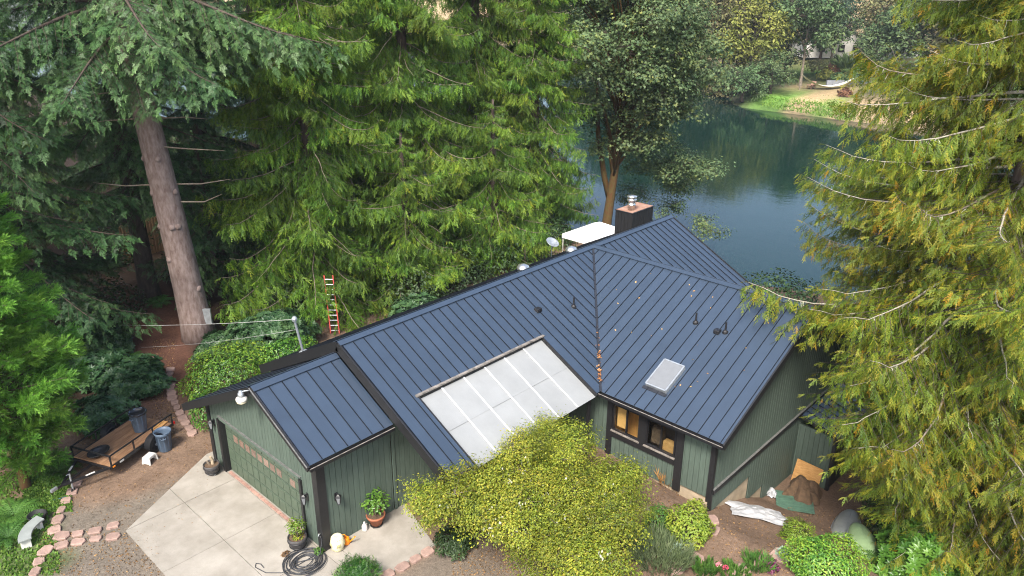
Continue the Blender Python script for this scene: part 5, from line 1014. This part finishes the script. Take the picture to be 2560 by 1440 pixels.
P0 = at(532, 1183, .02); t = barrel_pot('dark barrel planter with a cut stump left of the garage door', P0); MB().tube([(.05, 0, .3), (.06, .02, .52), (.02, .03, .66)], [.06, .055, .05], 8).build('stump', 'found', t); MB().tube([(-.02, .06, .3), (-.09, .10, .5)], [.04, .035], 7).build('stump', 'limb', t)
P1 = at(746, 1368, .02); t = barrel_pot('dark barrel planter with a small feathery tree beside the garage corner', P1, .29, .42)
def potplant(label, loc, z0, stems, leafm, n, size, rx, rz, seed, name='potted_tree', leaf=LEAF, tint=.5):
    t = thing(name, label, 'plant', np.array(loc)+np.array((0, 0, z0))); r = np.random.default_rng(seed); b = MB()
    for k in range(stems): a = r.uniform(0, 6.28); b.tube([(0, 0, -.03), (.06*math.cos(a), .06*math.sin(a), rz*.5), (rx*.6*math.cos(a), rx*.6*math.sin(a), rz*1.2)], [.015, .011, .005], 6)
    b.build('stem', 'limb', t); s = Soup(); D = unit(r.normal(0, 1, (n, 3))); P = D*(r.random((n, 1))**.5)*np.array((rx, rx, rz*.65))+np.array((0, 0, rz*1.05)); nrm = unit(D+np.array((0, 0, .8))+r.normal(0, .3, (n, 3))); tip = unit(r.normal(0, 1, (n, 3))+D); tip = unit(tip-nrm*(tip*nrm).sum(1, keepdims=True)); s.place(leaf, np.stack([np.cross(nrm, -tip), nrm, -tip], 2)*(size*r.uniform(.7, 1.2, n))[:, None, None], P, np.clip(r.normal(tint, .2, n), 0, 1)); s.build('foliage', leafm, t)
potplant('feathery yellow-green small maple growing in the barrel by the garage corner', P1, .40, 5, 'brightshrub', 420, .08, .30, .42, 1, tint=.15)
shrub('pot_weeds', 'low green weeds covering the soil of the corner barrel planter', np.array(P1)+np.array((0, 0, .39)), .2, .2, .08, 160, .06, 'vine', seed=21, stems=0, cat='plant', low=0)
P2 = at(941, 1312, .02); t = thing('terracotta_pot', 'terracotta pot on a wheeled stand by the green side wall', 'pot', P2); MB().lathe([(.17, .06), (.27, .34), (.30, .35), (.31, .43), (.28, .43), (.26, .36)], 26).build('pot', 'terracotta', t, True); MB().lathe([(.26, .38), (0, .40)], 20).build('soil', 'soil', t); MB().lathe([(.20, .03), (.2, .06)], 18).build('stand', 'blackmetal', t)
for a in range(4): MB().lathe([(.03, 0), (.03, .04)], 10, (.16*math.cos(a*1.57+.4), .16*math.sin(a*1.57+.4), 0)).build('caster', 'blackmetal', t)
potplant('bright green leafy azalea growing in the terracotta pot', P2, .40, 7, 'laurel', 330, .13, .46, .52, 2, 'potted_shrub', tint=.6)
# ceramic garden stool
P = at(845, 1372, .02); t = thing('ceramic_stool', 'cream glazed ceramic drum stool by the garage corner', 'stool', P); MB().lathe([(.15, 0), (.165, .03), (.20, .14), (.215, .25), (.20, .37), (.165, .46), (.15, .485), (.06, .495), (.05, .48), (0, .48)], 28).build('drum', 'cream', t, True)
for z, r_ in ((.06, .182), (.43, .182)):
    for k in range(18): a = k*math.pi/9; MB().lathe([(.014, -.006), (.010, .008), (0, .012)], 6, (r_*math.cos(a), r_*math.sin(a), z)).build('stud', 'relief', t)
for k in range(5):
    a = k*1.257+.5
    for q in range(5): b = a+(q-2)*.12; MB().tube([(.205*math.cos(b), .205*math.sin(b), .18+.03*(q % 2)), (.222*math.cos(b+.05), .222*math.sin(b+.05), .25), (.208*math.cos(b), .208*math.sin(b), .32-.03*(q % 2))], .012, 6).build('relief', 'relief', t)
P = at(866, 1358, .02); t = thing('watering_can', 'orange plastic watering can next to the ceramic stool', 'watering can', P, -.9); MB().lathe([(.11, 0), (.115, .02), (.10, .2), (.06, .235), (.055, .225)], 20).build('body', 'orange', t, True); MB().tube([(.09, 0, .05), (.2, 0, .16), (.27, 0, .25)], [.03, .02, .015], 8).build('spout', 'orange', t, True); MB().tube([(.0, 0, .22), (-.03, 0, .33), (-.12, 0, .32), (-.15, 0, .2), (-.1, 0, .08)], .016, 8).build('handle', 'orange', t, True); MB().lathe([(.015, 0), (.035, .02), (0, .03)], 10, (.28, 0, .25)).build('rose', 'orange', t)
P = at(912, 1325, .02); t = thing('plastic_jug', 'white plastic jug standing near the terracotta pot', 'jug', P); MB().lathe([(.085, 0), (.09, .02), (.09, .16), (.06, .22), (.03, .25), (.03, .28)], 18).build('body', 'white', t, True); MB().lathe([(.034, .275), (.034, .305), (0, .31)], 12).build('cap', 'white', t); MB().tube([(.05, 0, .235), (.1, 0, .2), (.088, 0, .12)], .012, 6).build('handle', 'white', t, True)
# hose
def hose():
    c0 = at(760, 1408, .03); pts = []; r = random.Random(2)
    for k in range(260):
        a = k*.30; q = .42+.16*math.sin(k*.047)+.05*math.sin(k*.31); pts.append((c0[0]+q*math.cos(a)*1.08+.05*math.sin(k*.11), c0[1]+q*math.sin(a)*1.0+.05*math.cos(k*.13), .035+.05*(k/260)+.02*math.sin(k*.7)))
    e = [at(u, v, .03) for u, v in ((735, 1418), (705, 1432), (665, 1432), (638, 1418), (640, 1408), (652, 1410), (660, 1420))]; pts = [tuple(p) for p in e][::-1]+pts
    P = [at(790, 1395, .05), at(800, 1385, .15), np.array((-.09, -.03, .45)), np.array((-.12, -.0, .62))]; pts += [tuple(p) for p in P]
    q = np.array(pts); k = 3; qq = np.concatenate([np.stack([np.interp(np.linspace(0, len(q)-1, len(q)*2), np.arange(len(q)), q[:, j]) for j in range(3)], 1)]); o = MB().tube(qq, .013, 6).build('garden_hose', 'hose', None, True); tag(o, 'coiled dark garden hose on the driveway by the garage corner', 'hose')
hose()
t = thing('garden_tap', 'small metal tap on the garage corner board', 'tap', (-.12, .02, .62)); MB().tube([(.06, 0, .04), (-.03, 0, .04), (-.05, 0, -.02)], .016, 8).build('spout', 'galv', t, True); MB().lathe([(.03, .06), (.03, .075), (0, .08)], 8).build('handle', 'steel', t)
P = at(714, 1386, .02); shrub('leaf_clump', 'small heap of dark brown leaves beside the hose', P, .12, .1, .08, 90, .08, 'litter', seed=31, stems=0, cat='leaves', tint=.1)
P = at(797, 1386, .02); shrub('weed', 'small bright green weed at the foot of the garage corner', P+np.array((0, 0, .08)), .14, .14, .14, 110, .08, 'greenshrub', seed=32, stems=2, cat='plant', tint=.6)
def lantern(label, loc, nrm):
    a = math.atan2(nrm[1], nrm[0]); t = thing('wall_lantern', label, 'lantern', loc, a, 'black wall lanterns'); MB().box((.0, 0, .05), (.03, .10, .26)).build('back_plate', 'blackmetal', t); MB().tube([(.01, 0, .12), (.08, 0, .2), (.13, 0, .17)], .012, 8).build('arm', 'blackmetal', t)
    MB().lathe([(.11, .10), (.07, .16), (.02, .19), (0, .2)], 4, (.13, 0, 0)).build('cap', 'blackmetal', t); MB().lathe([(.045, -.14), (.09, .10)], 4, (.13, 0, 0)).build('glass', 'skyglass', t); MB().lathe([(.05, -.165), (.05, -.14)], 4, (.13, 0, 0)).build('base', 'blackmetal', t)
    for k in range(4): q = k*math.pi/2; MB().bar((.13+.047*math.cos(q), .047*math.sin(q), -.14), (.13+.094*math.cos(q), .094*math.sin(q), .10), .012).build('cage_bar', 'blackmetal', t)
lantern('black wall lantern left of the garage door', (-.035, 6.35, 1.75), (-1, 0)); lantern('black wall lantern right of the garage door', (-.035, .62, 1.62), (-1, 0)); lantern('black wall lantern on the green side wall of the garage', (.53, -.035, 1.66), (0, -1))
t = thing('yard_light', 'white round yard light bracketed to the garage gable', 'light', (-.56, YR+.12, ZR-.42)); b = MB().tube([(.05, -.1, .32), (-.10, .04, .30), (-.16, .08, .2)], .02, 8); b.build('bracket', 'galv', t, True); MB().lathe([(.05, .12), (.09, .14), (.09, .24), (.06, .26), (.05, .32), (0, .33)], 16, (-.16, .08, 0)).build('ballast', 'galv', t, True); MB().lathe([(.06, .13), (.16, .08), (.17, .02), (.165, .01)], 22, (-.16, .08, 0)).build('reflector', 'white', t, True); MB().lathe([(.145, .03), (.15, -.05), (.10, -.09), (0, -.095)], 20, (-.16, .08, 0)).build('lens', 'cream', t, True)
# black tub and concrete bench on the left
P = gp(96, 1302); t = thing('black_tub', 'round black plastic tub of weeds in the ground cover', 'tub', P); MB().lathe([(.20, 0), (.27, .24), (.285, .25), (.27, .26), (.25, .24), (.2, .12), (0, .11)], 24).build('tub', 'rubber', t, True)
shrub('tub_weeds', 'sparse green weeds inside the black tub', P+np.array((0, 0, .14)), .16, .16, .1, 70, .09, 'greenshrub', seed=33, stems=0, cat='plant')
P = gp(80, 1345); t = thing('concrete_bench', 'pale curved concrete garden bench at the left edge', 'bench', P, R(50)); t.scale = (.85, .85, .85); b = MB(); n = 8; top = []
for i in range(n+1): a = -.55+1.1*i/n; top.append((a, 1.0)) 
V = [(r_*math.sin(a), r_*math.cos(a)-1.15, z) for z in (.36, .43) for a, _ in top for r_ in (1.0, 1.42)]; Fs = []
for i in range(n): a = i*2; Fs += [(a, a+1, a+3, a+2), (a+18, a+20, a+21, a+19), (a, a+2, a+20, a+18), (a+1, a+19, a+21, a+3)]
Fs += [(0, 18, 19, 1), (16, 17, 35, 34)]; b.add(V, Fs); soften(b.build('seat', 'found' if False else 'boatgrey', t), .012)
for a in (-.42, .42): MB().box((1.21*math.sin(a), 1.21*math.cos(a)-1.15, .18), (.12, .32, .36), rz=-a).build('leg', 'white', t)
o = MB().tube([gp(u, v, .02) for u, v in ((130, 1253), (150, 1248), (170, 1240), (186, 1236))], .012, 6).build('blue_cord', 'bluecord'); tag(o, 'short length of blue cord by the edging stones', 'cord')
# ladder against the cedar
lb, lt = np.array((9.15, 12.6, 0)), np.array((9.45, 13.2, 2.8)); t = thing('ladder', 'red extension ladder with silver rungs leaning into the cedar', 'ladder', lb); dv_ = lt-lb; sd = RT0*.21
for q in (-1, 1): MB().bar(sd*q, dv_+sd*q, .045, .08).build('rail', 'redladder', t)
for k in range(11): MB().tube([dv_*(k+.6)/11.4-sd, dv_*(k+.6)/11.4+sd], .02, 6).build('rung', 'galv', t)
# cables
def cable(name, label, a, b, sag, r=.014):
    q = np.linspace(0, 1, 24)[:, None]; P = np.array(a)*(1-q)+np.array(b)*q-np.array((0, 0, 1.))*sag*4*q*(1-q); tag(MB().tube(P, r, 5).build(name, 'cable'), label, 'cable')
d = ray(205, 797); far_end = CAM+d*40.0
cable('service_cable', 'pale service cable running from the roof mast to the left', tp+np.array((0, 0, .05)), far_end+(far_end-tp)*.55, .35, .008)
cable('phone_cable', 'thin dark cable below the service cable', tp-np.array((0, 0, .35)), far_end+(far_end-tp)*.55-np.array((0, 0, 1.3)), .7, .005)
t = thing('notice_board', 'small grey box fixed on the leaning fir trunk', 'box', np.array((4.55, 16.15, 1.3))); MB().box((0, 0, 0), (.45, .10, .75), rz=YAW-R(90)).build('box', 'galv', t)
# canopy, dish, bird house
gl = at(1450, 592, 2.0)+np.array((.3, -.2, 0)); t = thing('canopy', 'white pop-up canopy beyond the roof, left of the chimney', 'canopy', (gl[0]+1.6, gl[1]+.2, float(H(gl[0]+1.6, gl[1])))); g0 = -float(t.location[2]); zc = 1.75+g0
b = MB(); hw = 1.6; pk = (0, 0, zc+.75); cor = [(-hw, -hw, zc), (hw, -hw, zc), (hw, hw, zc), (-hw, hw, zc)]
for i in range(4): b.add([cor[i], cor[(i+1) % 4], pk], [(0, 1, 2)])
b.build('roof_cloth', 'canvas', t)
for i in range(4):
    a, c2 = np.array(cor[i]), np.array(cor[(i+1) % 4]); MB().prism([a, c2, c2-np.array((0, 0, .24)), a-np.array((0, 0, .24))], unit(np.cross(c2-a, (0, 0, 1)))*.01).build('valance', 'canvas', t); MB().box((cor[i][0]*.97, cor[i][1]*.97, zc/2), (.04, .04, zc)).build('leg', 'white', t)
P = LP(15.4, 4.6, 0); t = thing('satellite_dish', 'grey satellite dish on a short mast at the far eave', 'dish', P); MB().tube([(0, 0, -.1), (0, 0, .62), (-.03, -.02, .75)], .022, 8).build('mast', 'galv', t, True); b = MB().lathe([(0, 0), (.16, .02), (.30, .075), (.34, .10), (.335, .11), (.29, .085), (0, .012)], 24); m_ = Matrix.Rotation(.5, 3, 'X'); b.v = [tuple(m_ @ Vector(p)+Vector((0, 0, .75))) for p in b.v]; b.build('reflector', 'galv', t, True); MB().tube([(0, -.1, .72), (0, -.38, .98)], .012, 6).build('feed_arm', 'galv', t)
P = np.array((21.6, 11.4, -.35)); t = thing('bird_house', 'weathered wooden bird house on a pole under the cedars', 'bird house', P); MB().tube([(0, 0, 0), (0, 0, 2.5)], .04, 8).build('pole', 'limb', t); MB().box((0, 0, 2.65), (.26, .26, .34)).build('box', 'osb', t)
for q in (-1, 1): MB().box((q*.10, 0, 2.88), (.26, .36, .02), ry=q*.6).build('roof', 'burlap', t)
MB().tube([(0, -.132, 2.68), (0, -.14, 2.68)], .035, 12).build('entrance_hole', 'dark', t)
# at the foot of the wing gable
def sheet(name, label, cat, c, rx, ry, h, m, seed, nx=18, ny=14, rz=0., edge=.5, kind=None):
    r = np.random.default_rng(seed); t = thing(name, label, cat, c, rz); b = MB(); ph = r.uniform(0, 6.28, 6)
    for i in range(nx+1):
        for j in range(ny+1):
            u_, v_ = -1+2*i/nx, -1+2*j/ny; rr_ = max(abs(u_), abs(v_)); wob_ = 1+.10*math.sin(5*math.atan2(v_, u_)+ph[0])+.07*math.sin(9*math.atan2(v_, u_)+ph[1]); x, y = u_*rx*wob_, v_*ry*wob_
            z = h*(1-rr_**2)**1*(.75+.25*math.sin(3*u_+ph[2])*math.cos(3.5*v_+ph[3]))+.06*abs(math.sin(4*u_+3*v_+ph[4]))*(1-rr_*.5)+.04*abs(math.sin(7*v_-4*u_+ph[5]))
            ca, sa = math.cos(rz), math.sin(rz); gz = float(H(c[0]+x*ca-y*sa, c[1]+x*sa+y*ca))-c[2]; b.v.append((x, y, gz+.02+z))
    for i in range(nx):
        for j in range(ny): b.f.append((i*(ny+1)+j, (i+1)*(ny+1)+j, (i+1)*(ny+1)+j+1, i*(ny+1)+j+1)); b.mi.append(0)
    o = b.build('cloth', m, t, False); sf = o.modifiers.new('solid', 'SOLIDIFY'); sf.thickness = .012; return t
P = gp(1892, 1284); sheet('tarp', 'crumpled silver-white plastic tarp on the earth by the gable', 'tarp', P, 1.0, .62, .16, 'tarp', 3, rz=R(-50))
P = gp(1930, 1238); sheet('foil_bag', 'small crumpled black and silver plastic bag near the green pallet', 'bag', P, .26, .2, .28, 'tarp', 5, 10, 8, rz=.4)
P = gp(2010, 1210); P[2] = float(H(P[0], P[1])); sheet('brown_cover', 'brown cloth cover draped over a heap below the plywood', 'cover', np.array((15.9, -8.35, float(H(15.9, -8.35)))), .75, .62, .95, 'burlap', 7, rz=.1)
t = thing('green_pallet', 'low platform of dark green boards beside the brown cover', 'pallet', gp(1985, 1262), R(-62)); 
for k in range(7): MB().box((0, -.48+.16*k, .14), (1.35, .145, .04)).build('board', 'deckgreen', t)
for x in (-.55, 0, .55): MB().box((x, 0, .03), (.09, 1.1, .17)).build('bearer', 'burlap', t)
q = [np.array(p) for p in ((16.95, -7.55, -1.55), (16.95, -8.6, -1.6), (16.62, -8.58, -2.75), (16.62, -7.5, -2.72))]; t = thing('plywood_sheet', 'orange plywood sheet leaning on the annex wall', 'plywood', (16.7, -8.05, -2.6)); o_ = np.array((16.7, -8.05, -2.6)); MB().prism([p-o_ for p in q], (.018, 0, .004)).build('sheet', 'osb', t)
def boat(label, u, v, L, rz, m, z=0.):
    P = gp(u, v); t = thing('upturned_boat', label, 'boat', P, rz, 'upturned boats'); b = MB(); n, k = 14, 9
    for i in range(n+1):
        q = -1+2*i/n; w = .45*max(0, 1-abs(q)**2.6)**.6+.01; hh = .36*max(0, 1-abs(q)**4)**.5+.02
        for j in range(k): a = math.pi*j/(k-1); b.v.append((q*L/2, w*math.cos(a), hh*math.sin(a)**.8))
    for i in range(n):
        for j in range(k-1): b.f.append((i*k+j, (i+1)*k+j, (i+1)*k+j+1, i*k+j+1)); b.mi.append(0)
    b.build('hull', m, t, True); MB().tube([(-L/2*.95, 0, .1), (-L*.3, 0, .37), (L*.3, 0, .37), (L/2*.95, 0, .1)], .015, 6).build('keel', m, t, True)
    for y in (-1, 1): MB().tube([(x*L/2, y*(.45*max(0, 1-abs(x)**2.6)**.6+.02), .03) for x in np.linspace(-.97, .97, 13)], .02, 6).build('gunwale', 'galv', t, True)
boat('pale grey upturned boat between the round shrub and the cedar', 2112, 1330, 2.6, R(10), 'boatgrey'); boat('pale green upturned canoe behind the round shrub', 2165, 1380, 2.8, R(35), 'boatgreen')
P = gp(645, 460); t = thing('reed_screen', 'brown reed screen fence glimpsed through the dark firs', 'fence', (8.2, 30.5, 0), .2)
for k in range(40): MB().box((-2+k*.1, .02*(k % 2), 1.1), (.085, .03, 2.2+.08*(k % 3))).build('reed', 'bamboo', t)
# leaves lying on the roof
s = Soup(); n = 34; e = RNG.uniform(1, 9.4, n); q = RNG.uniform(.3, 5.5, n); ok = q < (e*1.0); P = np.array([WP(a, b_, .03) for a, b_ in zip(e, q)])[ok]; s.place(KITE, basis(RNG.normal(0, 1, (len(P), 3)), RNG.uniform(0, 6.28, len(P)))*RNG.uniform(.06, .11, (len(P), 1, 1)), P, RNG.uniform(0.4, 1, len(P))); tag(s.build('roof_leaves', 'deadleaf'), 'few dry leaves scattered on the wing roof', 'leaves', kind='stuff')

# ---------------------------------------------------------------- thin summer haze over the valley
hz = bpy.data.materials.new('haze'); hz.use_nodes = True; n_ = hz.node_tree.nodes; n_.remove(n_['Principled BSDF']); v_ = n_.new('ShaderNodeVolumePrincipled'); v_.inputs['Color'].default_value = (.75, .84, .95, 1); v_.inputs['Density'].default_value = .0002
hz.node_tree.links.new(v_.outputs[0], n_['Material Output'].inputs['Volume'])
tag(MB().box((290, 220, 38), (740, 1080, 90)).build('haze', hz), 'faint blue haze in the air over the river valley', 'haze', kind='stuff')
